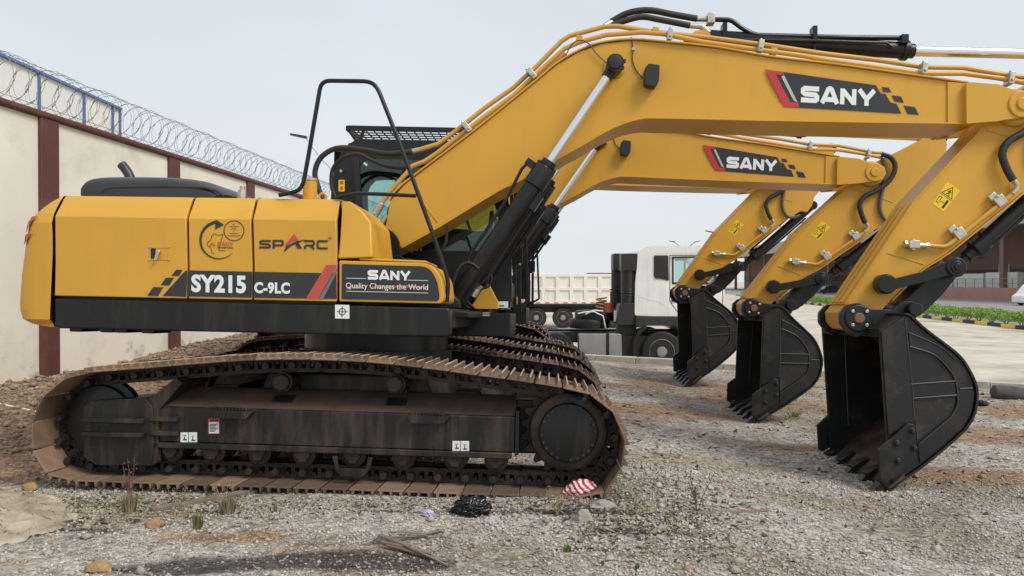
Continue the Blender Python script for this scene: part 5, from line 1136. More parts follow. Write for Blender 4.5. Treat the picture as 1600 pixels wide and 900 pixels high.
# pale clad building behind the wall
bd = empty('clad_building', 'pale clad building with blue edge trim behind the boundary wall', 'building')
BX = lambda d: -9.5-.014*(d-18.6)
mb = MB(); mb.add([(BX(6), 6, -.7), (BX(18.6), 18.6, -.7), (-30, 18.6, -.7), (-30, 6, -.7), (BX(6), 6, 5.66), (BX(18.6), 18.6, 5.66), (-30, 18.6, 6.2), (-30, 6, 6.2)], [(0, 1, 5, 4), (1, 2, 6, 5), (2, 3, 7, 6), (3, 0, 4, 7), (4, 5, 6, 7)]); mb.build('wall', SHEET, bd, smooth=0)
mb = MB(); mb.obox(((BX(6)+BX(18.6))/2+.03, 12.3, 5.68), ((BX(18.6)-BX(6))/2, 6.35, 0), (.03, 0, 0), (0, 0, .025)); mb.build('roof_trim', BLU, bd)
for d_ in (7.1, 8.75, 10.4, 12.05, 13.7, 15.35, 17.0, 18.25, 18.6): mb = MB(); mb.box(BX(d_)+.002, BX(d_)+.05, d_-.02, d_+.02, -.7, 5.645); mb.build('trim_post', BLU, bd)

# ------------------------------------------------------------------ trucks
RIMG = mat('dull_wheel_rim', (.30, .29, .28), .5, metal=.3, dirt=(.12, .10, .08), dscale=5)
def wheel(name, parent, x, y, z, r, w_, rimc=RIMG, side=-1):
    mb = MB(); mb.rings([((x, y+side*w_*t, z), (0, 1, 0), r*rr) for t, rr in ((-.5, .62), (-.48, .90), (-.36, .99), (.36, .99), (.48, .92), (.5, .64))], 0, 34); ty = mb.build(name, RUB, parent, smooth=40)
    mb = MB(); yf = y+side*w_*.505
    mb.rings([((x, yf-side*a, z), (0, 1, 0), r*b) for a, b in ((.0, .62), (-.012, .60), (.10, .53), (.12, .35), (.02, .28), (-.03, .22), (-.035, .0001))], 0, 30, False)
    for k in range(10): th = 2*math.pi*k/10; mb.cyl((x+r*.42*math.cos(th), yf-side*.12, z+r*.42*math.sin(th)), (x+r*.42*math.cos(th), yf-side*.085, z+r*.42*math.sin(th)), .022, n=8)
    mb.build('rim', rimc, ty, smooth=40); return ty
TD, TZ = 19.0, -.75
def T(px, py, d=TD): r_ = px_ray(px, py); t = d/r_.y; return (r_.x*t, CAM_H+r_.z*t)
def TPL(pts, d=TD): return [T(a, b, d) for a, b in pts]
tk = empty('tractor_truck', 'white tractor truck with black air intakes behind its cab, standing behind the kerb', 'truck')
Zc = lambda zx, zy: (820+zx/3.46, 360+zy/3.46)
mb = MB(); cabp = TPL([Zc(596, 490), Zc(606, 205), Zc(612, 112), Zc(650, 92), (990, 384) and Zc(700, 85), Zc(960, 85), Zc(1010, 100), Zc(1050, 170), Zc(1080, 260), Zc(1090, 360), Zc(1090, 500), Zc(840, 500), Zc(835, 465), Zc(600, 460)])
cabp = TPL([(992, 493), (993, 440), (995.5, 419), (997, 393), (1008, 386), (1022, 384), (1096, 384), (1108, 389), (1121, 410), (1131, 435), (1134, 465), (1134, 520), (1066, 520), (1061, 503), (1050, 495)])
cabp = [(x, z) for x, z in fillet([Vector(p) for p in cabp], .06, 3)]
# cab as side plates plus a core so that the window is a real opening
wn = TPL([(1054, 404), (1100, 403), (1112, 410), (1118, 440), (1054, 441)])
mb.prism(cabp, TD+.03, TD+2.4)
V0 = len(mb.v)
cabb = mb.build('cab_body', WHT, tk, bevel=.02, smooth=35)
bcut = MB(); bcut.prism(fillet([Vector(p) for p in wn], .05, 3), TD-.5, TD+3); bc_o = bcut.build('cutter', RUB); 
md = cabb.modifiers.new('cut', 'BOOLEAN'); md.object = bc_o; md.operation = 'DIFFERENCE'; cabb.modifiers.move(1, 0)
in_ = MB(); x0, z0 = T(1046, 500); x1, z1 = T(1126, 395); in_.box(x0-.0, x1, TD+.12, TD+2.3, z0+.2, z1); ino = in_.build('cutter', RUB); md = cabb.modifiers.new('cut2', 'BOOLEAN'); md.object = ino; md.operation = 'DIFFERENCE'; cabb.modifiers.move(2, 1)
bpy.context.view_layer.update(); dg = bpy.context.evaluated_depsgraph_get(); nm = bpy.data.meshes.new_from_object(cabb.evaluated_get(dg)); cabb.modifiers.clear(); cabb.data = nm
for o in (bc_o, ino): bpy.data.objects.remove(o)
y = TD+.028
mb = MB(); mb.prism(fillet([Vector(p) for p in TPL([(1022, 399), (1044.5, 399), (1045.5, 439), (1022, 433)])], .04, 3), y-.012, y+.01)
for k in range(9): a, b = T(1024, 403+k*3.9), T(1043, 404+k*4.0); mb.beam((a[0], y-.014, a[1]), (b[0], y-.014, b[1]), .006, .012)
mb.build('side_vent', PLB, tk)
mb = MB(); a = TPL([(1050.5, 401), (1102, 400), (1116, 408), (1122, 444), (1050.5, 444)]); b = TPL([(1053, 403.5), (1100, 402.5), (1112, 410), (1118, 441), (1053, 441)]); mb.hole(a, b, y-.01, y+.01); mb.build('window_seal', RUB, tk)
mb = MB(); mb.prism(TPL([(1052, 402), (1102, 401), (1114, 409), (1120, 442), (1052, 442)]), y+.02, y+.026); mb.build('side_window', GLS, tk, smooth=0)
mb = MB(); P = TPL([(1047, 399), (1104, 398.5), (1128, 436), (1130, 462), (1129, 492), (1063, 493), (1052, 478), (1047, 470), (1047, 399)]); strip(mb, P, .016, lambda u, v: (u, y-.002, v)); mb.build('door_seam', RUB, tk, smooth=0)
mb = MB(); a = T(1049.5, 468); b = T(1056, 470); mb.box(a[0], b[0]+.04, y-.03, y, b[1]-.02, a[1]+.02); mb.build('door_handle', PLB, tk, bevel=.01)
mb = MB(); P = TPL([(997, 462), (1000, 464), (1030, 472), (1046, 482), (998, 480)]); strip(mb, P[:4], .02, lambda u, v: (u, y-.002, v)); mb.build('side_crease', WHT, tk, smooth=0)
mb = MB(); P = TPL([(993, 494), (1062, 494), (1134, 520), (1134, 540), (1112, 540), (1078, 516), (1050, 509), (1010, 509), (993, 512)]); mb.prism(P, y-.06, y+2.4); mb.build('mudguard', PLB, tk, bevel=.02)
mb = MB(); x0 = T(905, 500)[0]; x1 = T(1134, 500)[0]; mb.box(x0-3.2, x1-.3, TD+.55, TD+.80, -.05, .22); mb.box(x0-3.2, x1-.3, TD+1.6, TD+1.85, -.05, .22); mb.box(x0+1, x1-.3, TD+.1, TD+2.2, -.35, .15); mb.build('chassis', RUB, tk)
wc = T(1034, 551); wheel('front_wheel', tk, wc[0], TD+.14, TZ+.51, .51, .30); wheel('front_wheel', tk, wc[0], TD+2.2, TZ+.51, .51, .30, side=1)
for xo in (0, 1.35): wheel('rear_wheel', tk, T(868, 551)[0]-xo, TD+.3, TZ+.5, .5, .55); wheel('rear_wheel', tk, T(868, 551)[0]-xo, TD+2.1, TZ+.5, .5, .55, side=1)
mb = MB(); P = fillet([Vector(p) for p in TPL([(905, 522), (971, 522), (972, 557), (905, 556)])], .06, 3); mb.prism(P, TD-.0, TD+.5); 
mb.prism(TPL([(947, 521), (952, 521), (952, 557.5), (947, 557.5)]), TD-.012, TD-.001, 1); mb.build('fuel_tank', [ALU, RUB], tk, bevel=.02)
for X0, X1, yy in ((971, 997, .05), (958, 974, .9)):
    mb = MB(); dz_ = TD+yy; a = T(X0, 396, dz_); b = T(X1, 423, dz_); mb.prism(fillet([Vector((a[0], b[1])), Vector((b[0], b[1])), Vector((b[0], a[1])), Vector((a[0], a[1]))], .04, 3), TD+yy, TD+yy+.45)
    c = T((X0+X1)/2-1, 423, dz_); d_ = T((X0+X1)/2-1, 458, dz_); mb.cyl((c[0], TD+yy+.2, c[1]+.01), (d_[0], TD+yy+.2, d_[1]), .18 if X0 > 970 else .14, n=20)
    for k in range(3): e_ = T(0, 452+k*4.5)[1]; mb.cyl((c[0], TD+yy+.2, e_), (c[0], TD+yy+.2, e_-.03), .185, n=20)
    d2_ = T(0, 482)[1]; mb.cyl((c[0], TD+yy+.2, d_[1]), (c[0], TD+yy+.2, d2_), .17, n=20); mb.build('air_intake', PLB, tk, bevel=.012)
mb = MB(); a = T(963, 474); b = T(994, 508); mb.prism(fillet([Vector((a[0], b[1])), Vector((b[0], b[1]+.0)), Vector((b[0], a[1])), Vector((a[0]+.1, a[1]))], .05, 3), TD+.05, TD+.6)
a = T(968, 508); b = T(997, 556); mb.box(a[0], b[0], TD+.25, TD+.7, b[1]-.2, a[1]+.03); mb.build('air_filter_box', PLB, tk, bevel=.012)
mb = MB(); P = [T(*p) for p in ((1010, 510), (999, 519), (992, 530), (989, 556))]; mb.tube([(p[0], TD-.02, p[1]) for p in P], .05, 8); mb.build('mudflap', RUB, tk)
mb = MB()
for k in range(3):
    o = .04*k; pts = []
    for i in range(60): t = i/59; pts.append((T(941+k*3, 470)[0]+.10*math.cos(t*30), TD+.5+.10*math.sin(t*30)+.1*k, T(0, 466)[1]-.42*t))
    mb.tube(pts, .018, 6, mi=(0 if k else 1))
mb.cyl((T(953, 485)[0], TD+.5, T(0, 489)[1]), (T(953, 485)[0], TD+.5, T(0, 474)[1]), .13, n=14, mi=0); mb.build('air_hose_coil', [REDOR, mat('amber_coil', (.40, .20, .06), .4)], tk, smooth=50)
mb = MB(); a = T(962, 486); b = T(968, 503); mb.cyl(((a[0]+b[0])/2, TD+.3, b[1]), ((a[0]+b[0])/2, TD+.3, a[1]), .055, n=12); mb.build('air_filter', WHT, tk)
for k, (cx3, zz) in enumerate(((927, 508), (936, 495))):
    mb = MB(); c = T(cx3, zz); 
    mb.rings([((c[0], TD+.9, c[1]+dz), (0, 0, 1), rr) for dz, rr in ((-.13, .40), (-.12, .50), (-.06, .53), (.06, .53), (.12, .50), (.13, .40))], 0, 34); o = mb.build('spare_tyre', RUB, smooth=40)
    tag(o, ('lower' if k == 0 else 'upper')+' loose tyre lying flat behind the white truck cab', 'tyre', 'tyres stacked on the truck frame')
mb = MB()
for P in ([(905, 492), (915, 490), (930, 489), (945, 496), (949, 515)], [(917, 493), (930, 487), (945, 488)]): q = [T(*p) for p in P]; mb.tube([(p[0], TD+.36, p[1]+.02) for p in q], .02, 6)
o = mb.build('tie_strap', DECW); tag(o, 'white strap tied over the flat-lying tyres', 'strap')
# dump truck farther back
DD = 37.0; D_ = lambda px, py: T(px, py, DD)
dt = empty('dump_truck', 'cream white dump truck body with ribbed side panels in the background', 'truck')
mb = MB(); x0 = D_(780, 450)[0]; x1 = D_(984, 450)[0]; zt = D_(0, 428)[1]; zb = D_(0, 475)[1]
mb.box(x0, x1, DD+.06, DD+2.4, zb, zt); hgt = zt-zb
for zz in (zt-.07, zb+.10, zb+hgt*.5): mb.box(x0, x1, DD, DD+.058, zz-.07, zz+.07)
k = 0; xx = x0
while xx < x1: mb.box(xx, xx+.18, DD+.002, DD+.056, zb+.03, zt-.003); xx += .68
mb.build('tipper_body', CRM, dt, bevel=.012)
mb = MB(); xx = x0
while xx < x1: mb.box(xx, xx+.22, DD-.004, DD-.001, zb+.03, zb+.08, k % 2); xx += .22; k += 1
mb.build('reflective_tape', [DECR, DECW], dt, smooth=0)
mb = MB(); mb.box(x0, x1, DD+.5, DD+1.9, zb-.42, zb-.02); mb.box(x0, x1, DD+.1, DD+.5, zb-.12, zb-.02); mb.build('chassis', RUB, dt)
for px in (838, 880): c = D_(px, 500); wheel('wheel', dt, c[0], DD+.3, TZ+.50, .51, .32)
for px in (960,): c = D_(px, 500); wheel('wheel', dt, c[0], DD+.3, TZ+.50, .51, .32)
mb = MB(); mb.box(D_(921, 0)[0], D_(960, 0)[0], DD+.8, DD+1.4, zt, zt+.06); mb.build('tarp_roller', PLB, dt)

# ------------------------------------------------------------------ warehouse to the right
wh = empty('warehouse', 'long maroon warehouse with grey roof fascia and loading platform', 'building')
XW = lambda d: 57+.03*d; GZ = -.742
def wallp(name, d0_, d1_, off, z0, z1, th, m, parent=wh, bevel=0):
    mb = MB(); A = Vector((XW(d0_)+off+th/2, d0_)); B = Vector((XW(d1_)+off+th/2, d1_)); along(mb, A, B, z0, z1, th); return mb.build(name, m, parent, bevel=bevel)
wallp('wall', 60, 235, 7, GZ, 9.6, .4, BRICK); wallp('loading_platform', 60, 140, 0, GZ, .75, 6.9, BRKP); wallp('wall_band', 60, 235, 6.98, 1.6, 3.2, .02, mat('maroon_band', (.10, .035, .03), .7))
wallp('roof', 58, 237, -1.0, 8.2, 10.6, .5, ROOFG); mb = MB(); mb.add([(XW(58)-1, 58, 10.6), (XW(237)-1, 237, 10.6), (XW(237)+60, 237, 15), (XW(58)+60, 58, 15)], [(0, 1, 2, 3)]); mb.add([(XW(58)-.5, 58, 8.3), (XW(237)-.5, 237, 8.3), (XW(237)+8, 237, 8.8), (XW(58)+8, 58, 8.8)], [(0, 1, 2, 3)]); mb.build('roof', ROOFG, wh, smooth=0)
for d_ in range(66, 235, 14): wallp('column', d_, d_+.8, .3, .752 if d_ < 140 else GZ, 8.25, .6, BRICK)
for d_ in (97, 103.5, 128, 150): w_ = wallp('window', d_, d_+2.4, 6.9, 2.6, 3.9, .06, mat('window_glass', (.30, .33, .36), .25) if 'window_glass' not in MATS else MATS['window_glass']); 
wallp('end_wall', 160, 182, .2, GZ, 3.3, .4, BRKP)
for i, (a_, b_) in enumerate(((92, 98.5), (99, 106), (106.5, 114), (114.5, 122), (160, 166))):
    o = wallp('block_stack', a_, b_, .8, .756 if a_ < 140 else GZ, 2.65-(i % 3)*.1, 1.6, PIPEG, None)
    o.parent = None; tag(o, ['block stack nearest the platform end, beside the white van', 'second block stack from the white van', 'third block stack from the white van', 'fourth block stack from the white van, beside the bare platform', 'pale stack by the pink end wall'][i], 'block stack', 'pale block stacks on the loading platform')
rl = empty('platform_railing', 'thin dark railing in front of the pale stacks on the platform', 'railing'); mb = MB()
for zz in (1.3, 1.85): A = Vector((XW(90)+.2, 90)); B = Vector((XW(124)+.2, 124)); along(mb, A, B, zz-.03, zz+.03, .05)
for k in range(18): d_ = 90+k*2; mb.box(XW(d_)+.17, XW(d_)+.23, d_-.03, d_+.03, .754, 1.9)
mb.build('rail', WIRE, rl)
# hedge bushes and the painted kerb
def bush_mesh(seed):
    rr = random.Random(seed); V = []; F = []
    for k in range(1700):
        th = rr.uniform(0, 2*math.pi); ph = math.acos(rr.uniform(-.25, 1)); q = rr.uniform(.62, 1.0)
        lob = 1+.22*noise.noise((math.cos(th)*1.6+seed, math.sin(th)*1.6, math.cos(ph)*2)); p = Vector((math.cos(th)*math.sin(ph)*.85, math.sin(th)*math.sin(ph)*.75, .42+.48*math.cos(ph)))*1.0
        p.x *= q*lob; p.y *= q*lob; p.z = .42+(p.z-.42)*q*lob
        s = rr.uniform(.03, .06); a = Vector((rr.uniform(-1, 1), rr.uniform(-1, 1), rr.uniform(-.6, 1))).normalized(); b = a.cross(Vector((rr.uniform(-1, 1), rr.uniform(-1, 1), rr.uniform(-1, 1)))).normalized()
        o = len(V); V += [p-a*s, p+b*s*.45, p+a*s, p-b*s*.45]; F.append((o, o+1, o+2, o+3))
    m = MB(); m.add(V, F); return m
bushes = []
for s in range(4):
    root = empty('hedge_bush'); bush_mesh(s).build('foliage', LEAF, root, smooth=0); st = MB(); 
    for k in range(5): th = k*1.3; st.tube([(0, 0, 0), (.12*math.cos(th), .12*math.sin(th), .25), (.35*math.cos(th), .3*math.sin(th), .6)], .018, 5)
    st.build('stem', WOOD, root); bushes.append(root)
nB = 62; ordn = ['first', 'second', 'third', 'fourth', 'fifth', 'sixth', 'seventh', 'eighth']
for i in range(nB):
    b = bushes[i] if i < 4 else copy_tree(bushes[i % 4])
    c = HP(-7+i*1.45+random.uniform(-.15, .15), .75+random.uniform(-.1, .1)); b.location = (c.x, c.y, -.745); b.rotation_euler = (0, 0, random.uniform(0, 6.28)); s = random.uniform(.9, 1.15); b.scale = (s*1.2, s*1.2, s*.92)
    tag(b, 'low bright green bush in the trimmed hedge row beside the yellow and black kerb', 'bush', 'hedge bushes along the painted kerb')
pk = empty('painted_kerb', 'yellow and black painted kerb in front of the hedge', 'kerb')
KY = mat('kerb_yellow', (.78, .56, .06), .7, dirt=(.3, .25, .12), dscale=3); KB_ = mat('kerb_black', (.03, .03, .035), .7)
for i in range(72): mb = MB(); along(mb, HP(-12+i*1.4), HP(-12+(i+1)*1.4), -.75, -.58, .2, 0, .01); mb.build('kerb_block', KY if i % 2 else KB_, pk, bevel=.02, seg=1)

# ------------------------------------------------------------------ distant vehicles and lamp posts
def car(label, cat, px, py, d, length, height, paint, van=False, name='parked_car'):
    c = T(px, py, d); root = empty(name, label, cat, loc=(c[0], d, GZ)); L2 = length/2; h = height
    P = ([(-L2, .25), (-L2, .9), (-L2+.1, h), (L2-1.1, h), (L2-.35, h*.55), (L2, h*.45), (L2, .25)] if van else [(-L2, .25), (-L2, .75), (-L2+.7, .85), (-L2+1.2, h), (L2-1.9, h), (L2-1.1, .85), (L2, .7), (L2, .25)])
    mb = MB(); mb.prism(fillet([Vector(p) for p in P], .12, 3), -.85, .85); body = mb.build('body', paint, root, bevel=.06, seg=2)
    Wp = ([(L2-1.7, h*.58), (L2-1.7, h*.9), (L2-1.15, h*.9), (L2-.6, h*.58)] if van else [(-L2+.95, .88), (-L2+1.3, h-.07), (L2-1.95, h-.07), (L2-1.3, .88)])
    mb = MB(); mb.prism(Wp, -.86, -.845); mb.prism(Wp, .845, .86); mb.build('window', PLB, root)
    for x in (-L2+.8, L2-.85): wheel('wheel', root, x, -.75, .33, .33, .2)
    return root
car('dark car parked far away in front of the warehouse', 'car', 1298, 450, 140, 4.6, 1.45, mat('dark_car_paint', (.03, .032, .035), .3, coat=.5))
v_ = car('white van at the right edge, in front of the warehouse platform', 'van', 1627, 450, 72, 4.5, 2.0, WHT, True, 'parked_van'); v_.rotation_euler = (0, 0, math.pi)
LG = 'street lamps in the distance'
def lamp(px, d, ztop, arms, label):
    x = T(px, 300, d)[0]; root = empty('street_lamp', label, 'street lamp', LG, loc=(x, d, -.75)); mb = MB(); H_ = ztop+.75
    mb.cyl((0, 0, 0), (0, 0, H_-1.2), .10*d/60, .07*d/60, 10); mb.build('pole', LAMPM, root)
    for ax, az in arms:
        mb = MB(); mb.tube(spline([(0, 0, H_-1.3), (ax*.12, 0, H_-.75), (ax*.45, 0, H_-.2), (ax, 0, H_+az)], 5), .05*d/60, 8); mb.build('arm', LAMPM, root)
        sgn = 1 if ax > 0 else -1; mb = MB(); mb.prism([(ax-.05*sgn, H_+az-.05), (ax+.9*sgn, H_+az+.16), (ax+.9*sgn, H_+az+.26), (ax-.05*sgn, H_+az+.1)], -.15, .15); mb.build('lamp_head', PLB, root)
lamp(521, 45, 8.9, [(-1.6, 1.0)], 'single-armed street lamp rising behind the cream wall, left of the excavator cab')
lamp(1131, 100, 7.4, [(-1.5, .5), (1.5, .5)], 'double-armed street lamp behind the white truck, nearer of the two')
lamp(1070, 125, 7.4, [(-1.6, .5), (1.6, .5)], 'faint double-armed street lamp over the roof of the white truck')
lamp(1232, 95, 8.2, [(-1.4, .5), (1.4, .5)], 'pale street lamp post in front of the warehouse end, seen between two arms')

# ------------------------------------------------------------------ small things on the ground
def rock(px, py, w_, h_, label, m=ROCKM, cat='rock', seed=0, name='rock', dep=None):
    c = G_(px, py); d = c.y; W = w_*d/1200; Hh = h_*d/1200; bm = bmesh.new(); bmesh.ops.create_icosphere(bm, subdivisions=3, radius=1)
    for v in bm.verts:
        n = noise.noise(v.co*1.3+Vector((seed*7, 0, 0))); n2 = noise.noise(v.co*3.5+Vector((seed*3, 5, 0))); v.co *= 1+.45*n+.22*n2+.08*noise.noise(v.co*8+Vector((seed, 0, 0)))
        for ax in (Vector((.8, .3, .5)), Vector((-.7, .2, .6)), Vector((.1, -.9, .3)), Vector((0, .1, 1))):
            ax = ax.normalized(); t = v.co.dot(ax)
            if t > .72: v.co -= ax*(t-.72)*.85
        v.co.x *= W/2; v.co.y *= (dep or .8)*W/2; v.co.z *= Hh*.62
    me = bpy.data.meshes.new(name); bm.to_mesh(me); bm.free(); me.materials.append(m)
    o = bpy.data.objects.new(name, me); COL.objects.link(o); o.location = (c.x, c.y, c.z+Hh*.22); tag(o, label, cat); return o
rock(912, 812, 27, 24, 'pale upright broken stone beside the track, below the striped bag', seed=1)
rock(942, 793, 42, 16, 'flat light grey slab just right of the striped bag', seed=2)
rock(155, 893, 44, 24, 'ochre rock at the bottom left edge of the picture', ROCKO, seed=3)
rock(243, 824, 26, 20, 'small orange lump of laterite left of the dry grass tuft', ROCKO, seed=4)
rock(48, 765, 25, 16, 'round ochre stone left of the track front, beside the pale sheet', ROCKO, seed=5)
rock(598, 846, 30, 18, 'grey stone just left of the wood splinters', seed=6)
rock(748, 849, 15, 10, 'small pale stone among gravel right of the wood splinters', seed=7)
rock(1141, 845, 9, 20, 'narrow upright whitish stone at lower right of the lot', seed=8, dep=1.4)
rock(1147, 776, 12, 9, 'small rust-brown stone in the gravel between track and nearest bucket', ROCKO, seed=9)
rock(1074, 890, 14, 10, 'yellowish stone near the bottom edge', ROCKO, seed=10)
rock(718, 887, 18, 12, 'grey stone near the bottom edge below the wood splinters', seed=11)
rock(15, 893, 30, 12, 'flat grey stone in the bottom left corner', seed=12)
rock(282, 870, 17, 9, 'pale flat stone on the dark soil patch', seed=13)
rock(857, 797, 14, 9, 'white chip of stone just right of the black plastic bag', seed=14)
rock(1033, 828, 16, 11, 'pale stone right of the flat slab in the gravel', seed=15)
rock(148, 563, 18, 13, 'squared grey block lying on the dirt mound by the wall', CONC, 'block', seed=16, name='concrete_block')
# black crumpled plastic bag
def crumple(px, py, w_, h_, m, label, name, cat, seed, amp=.5, loc=None, mats=None, stripe=False):
    c = loc or G_(px, py); d = c.y; W = w_*d/1200; Hh = h_*d/1200; bm = bmesh.new(); bmesh.ops.create_icosphere(bm, subdivisions=5, radius=1)
    for v in bm.verts:
        p = v.co.copy(); n = noise.noise(p*2.2+Vector((seed, 0, 0))); r_ = 1-abs(noise.noise(p*4.5+Vector((0, seed, 0))))*amp; r2 = 1-abs(noise.noise(p*11+Vector((0, seed, 3))))*amp*.4
        v.co *= (1+.3*n)*r_*r2; v.co.x *= W/2; v.co.y *= W*.36; v.co.z *= Hh*.6
    me = bpy.data.meshes.new(name); bm.to_mesh(me); bm.free(); me.materials.append(m); me.polygons.foreach_set('use_smooth', [True]*len(me.polygons))
    o = bpy.data.objects.new(name, me); COL.objects.link(o); o.location = (c.x, c.y, c.z+Hh*.35); tag(o, label, cat); return o
crumple(736, 804, 68, 30, BAGB, 'crumpled black plastic bag on the gravel in front of the track', 'plastic_bag', 'plastic bag', 3, .75)
crumple(669, 806, 22, 10, mat('lilac_film', (.5, .47, .62), .4), 'small scrap of lilac plastic wrapper on the gravel', 'wrapper', 'litter', 6, .6)
crumple(1535, 634, 20, 10, BAGB, 'small black scrap on the ground right of the nearest bucket', 'plastic_scrap', 'litter', 9, .7)
SB = bpy.data.materials.new('striped_bag_plastic'); SB.use_nodes = True; t = SB.node_tree; p = t.nodes['Principled BSDF']; p.inputs['Roughness'].default_value = .35
c = t.nodes.new('ShaderNodeTexCoord'); mpn = t.nodes.new('ShaderNodeMapping'); mpn.inputs['Rotation'].default_value = (0, .5, 0); wv = t.nodes.new('ShaderNodeTexWave'); wv.inputs['Scale'].default_value = 9; wv.inputs['Distortion'].default_value = 2.2; wv.inputs['Detail Scale'].default_value = 1.2; wv.bands_direction = 'X'
cr = t.nodes.new('ShaderNodeValToRGB'); cr.color_ramp.interpolation = 'CONSTANT'; cr.color_ramp.elements[0].color = (.78, .74, .70, 1); cr.color_ramp.elements[1].position = .5; cr.color_ramp.elements[1].color = (.58, .04, .05, 1)
K = t.links.new; K(c.outputs['Object'], mpn.inputs[0]); K(mpn.outputs[0], wv.inputs[0]); K(wv.outputs[0], cr.inputs[0]); K(cr.outputs[0], p.inputs['Base Color'])
M1w = M1; q = M1w @ U3(906, 771, -1.44); q.z += .0
bo = crumple(908, 768, 50, 22, SB, 'red and white striped plastic bag lying on the track near the sprocket', 'striped_bag', 'plastic bag', 12, .3, loc=q)
bo.rotation_euler = (0, R(-12), 0)
# timber, splinters, rods, sticks
def stick(p, q, w_, label, m=WOOD, name='plank', cat='plank', r=None, zo=(.0, .0)):
    a, b = G_(*p), G_(*q); a.z += zo[0]+w_*.3; b.z += zo[1]+w_*.3; mb = MB(); n = 6; pts = [a.lerp(b, i/n)+Vector((random.uniform(-.004, .004), 0, random.uniform(-.003, .006))) for i in range(n+1)]
    if r: mb.tube(pts, r, 7)
    else:
        for i in range(1): mb.beam(a, b, w_/2, w_*.22)
    o = mb.build(name, m, bevel=0 if r else .003, seg=1); tag(o, label, cat); return o
stick((236, 801), (400, 770), .06, 'long weathered timber lying below the front of the track', name='plank')
stick((0, 634), (62, 640), .03, 'thin white stick on the soil left of the track', DECW, 'stick', 'stick', r=.012)
sp_ = [((598, 852), (690, 832), 'topmost long splinter pointing right in the split wood pile'), ((604, 858), (698, 880), 'lower long splinter pointing down right in the split wood pile'), ((600, 846), (668, 842), 'short upper splinter in the split wood pile'),
       ((596, 856), (672, 868), 'middle splinter in the split wood pile'), ((612, 840), (660, 836), 'short splinter at the top left of the split wood pile'), ((630, 862), (700, 886), 'lowest palest splinter of the split wood pile'), ((592, 850), (640, 858), 'broad stub at the left end of the split wood pile'), ((620, 848), (684, 840), 'thin splinter under the topmost one of the split wood pile')]
for k, (a, b, lb) in enumerate(sp_):
    stick(a, b, (.02, .022, .014, .026, .016, .016, .035, .012)[k], lb, WOOD, 'wood_splinter', 'splinter', zo=(.012+.005*k, .006))['group'] = 'wood splinters in a pile'
stick((460, 852), (540, 851), .02, 'pale short stick lying left of the splinter pile', WOOD, 'stick', 'stick')
stick((1090, 804), (1200, 800), .03, 'low half-buried stick in the gravel right of the track', WOOD, 'stick', 'stick', r=.012)
RODS = 'dark steel rods on the soil behind the track'
for k, (a, b) in enumerate((((345, 559), (480, 548)), ((400, 545), (482, 536)), ((395, 550), (480, 541)))):
    o = stick(a, b, .03, ['lowest dark steel rod lying on the soil behind the track', 'upper dark steel rod lying on the soil behind the track', 'middle dark steel rod lying on the soil behind the track'][k], RUB, 'steel_rod', 'rod', r=.03); o['group'] = RODS
# half-buried drum at the right edge
c = G_(1582, 622); mb = MB(); mb.rings([((x_, 0, .06+dz), (1, 0, 0), rr) for x_, rr, dz in ((-.32, .05, 0), (-.28, .11, 0), (-.05, .13, 0), (.25, .12, -.01), (.5, .10, -.02), (.52, .02, -.02))], 0, 16); o = mb.build('old_log', mat('charred_wood', (.07, .062, .055), .8, var=.4, vscale=8, bump=.4), smooth=50); o.location = c; o.rotation_euler = (0, R(6), R(-8)); tag(o, 'dark rounded log lying by the kerb at the right edge', 'log')
# pale cement sheet at lower left
mb = MB(); gx, gy = 90, 50; C0, C1, C2_, C3 = G_(-60, 868), G_(130, 820), G_(96, 778), G_(-60, 762); V = []
for j in range(gy+1):
    for i in range(gx+1):
        u, v = i/gx, j/gy; p = C0.lerp(C1, u).lerp(C3.lerp(C2_, u), v); e_ = min(u, 1-u, v, 1-v); p.x += .09*noise.noise((v*6, u*6, 1))+.03*noise.noise((v*22, u*5, 1)); p.y += .07*noise.noise((v*7, u*7, 4))+.03*noise.noise((v*8, u*25, 4))
        p.z = g(p.x, p.y)+.004+.035*sstep(0, .3, e_)*(1-u*.6)+.022*noise.noise((u*7+v*3, v*9, 2))+.016*abs(noise.noise((u*16+v*9, v*26-u*9, 5)))+.006*noise.noise((u*60, v*40, 2)); V.append(p)
mb.add(V, [(j*(gx+1)+i, j*(gx+1)+i+1, (j+1)*(gx+1)+i+1, (j+1)*(gx+1)+i) for j in range(gy) for i in range(gx)]); o = mb.build('hardened_cement', TARP, smooth=60); tag(o, 'pale spread of hardened cement at the lower left', 'cement patch')
# dead weeds and tufts
def tuft(px, py, hpx, wpx, n, m, label, seed=0, cat='grass tuft', name='grass_tuft', lean=1.0):
    rr = random.Random(seed); c = G_(px, py); s = c.y/1200; Hh, W = hpx*s, wpx*s; mb = MB()
    for k in range(n):
        th = rr.uniform(0, 2*math.pi); q = rr.random(); h = Hh*rr.uniform(.5, 1); x, y = math.cos(th)*q*W*.5*lean, math.sin(th)*q*W*.4*lean; b = Vector((x*.55, y*.55, 0)); t_ = Vector((x, y, h)); m_ = b.lerp(t_, .5)+Vector((0, 0, h*.12))
        wv_ = Vector((-math.sin(th+rr.random()), math.cos(th), 0))*.0028; mb.add([b-wv_, b+wv_, m_+wv_*.8, m_-wv_*.8, t_], [(0, 1, 2, 3), (3, 2, 4)])
    o = mb.build(name, m, smooth=0); o.location = c; tag(o, label, cat); return o
tuft(356, 803, 34, 38, 260, STRAW, 'reddish dry grass tuft in front of the track, beside the timber', 1)
GRN = mat('olive_grass', (.20, .20, .085), .8)
tuft(309, 828, 30, 22, 150, GRN, 'small olive green grass tuft on the gravel', 2)
tuft(202, 800, 36, 36, 180, STRAW, 'dry brown grass clump at the foot of the reddish weed', 3)
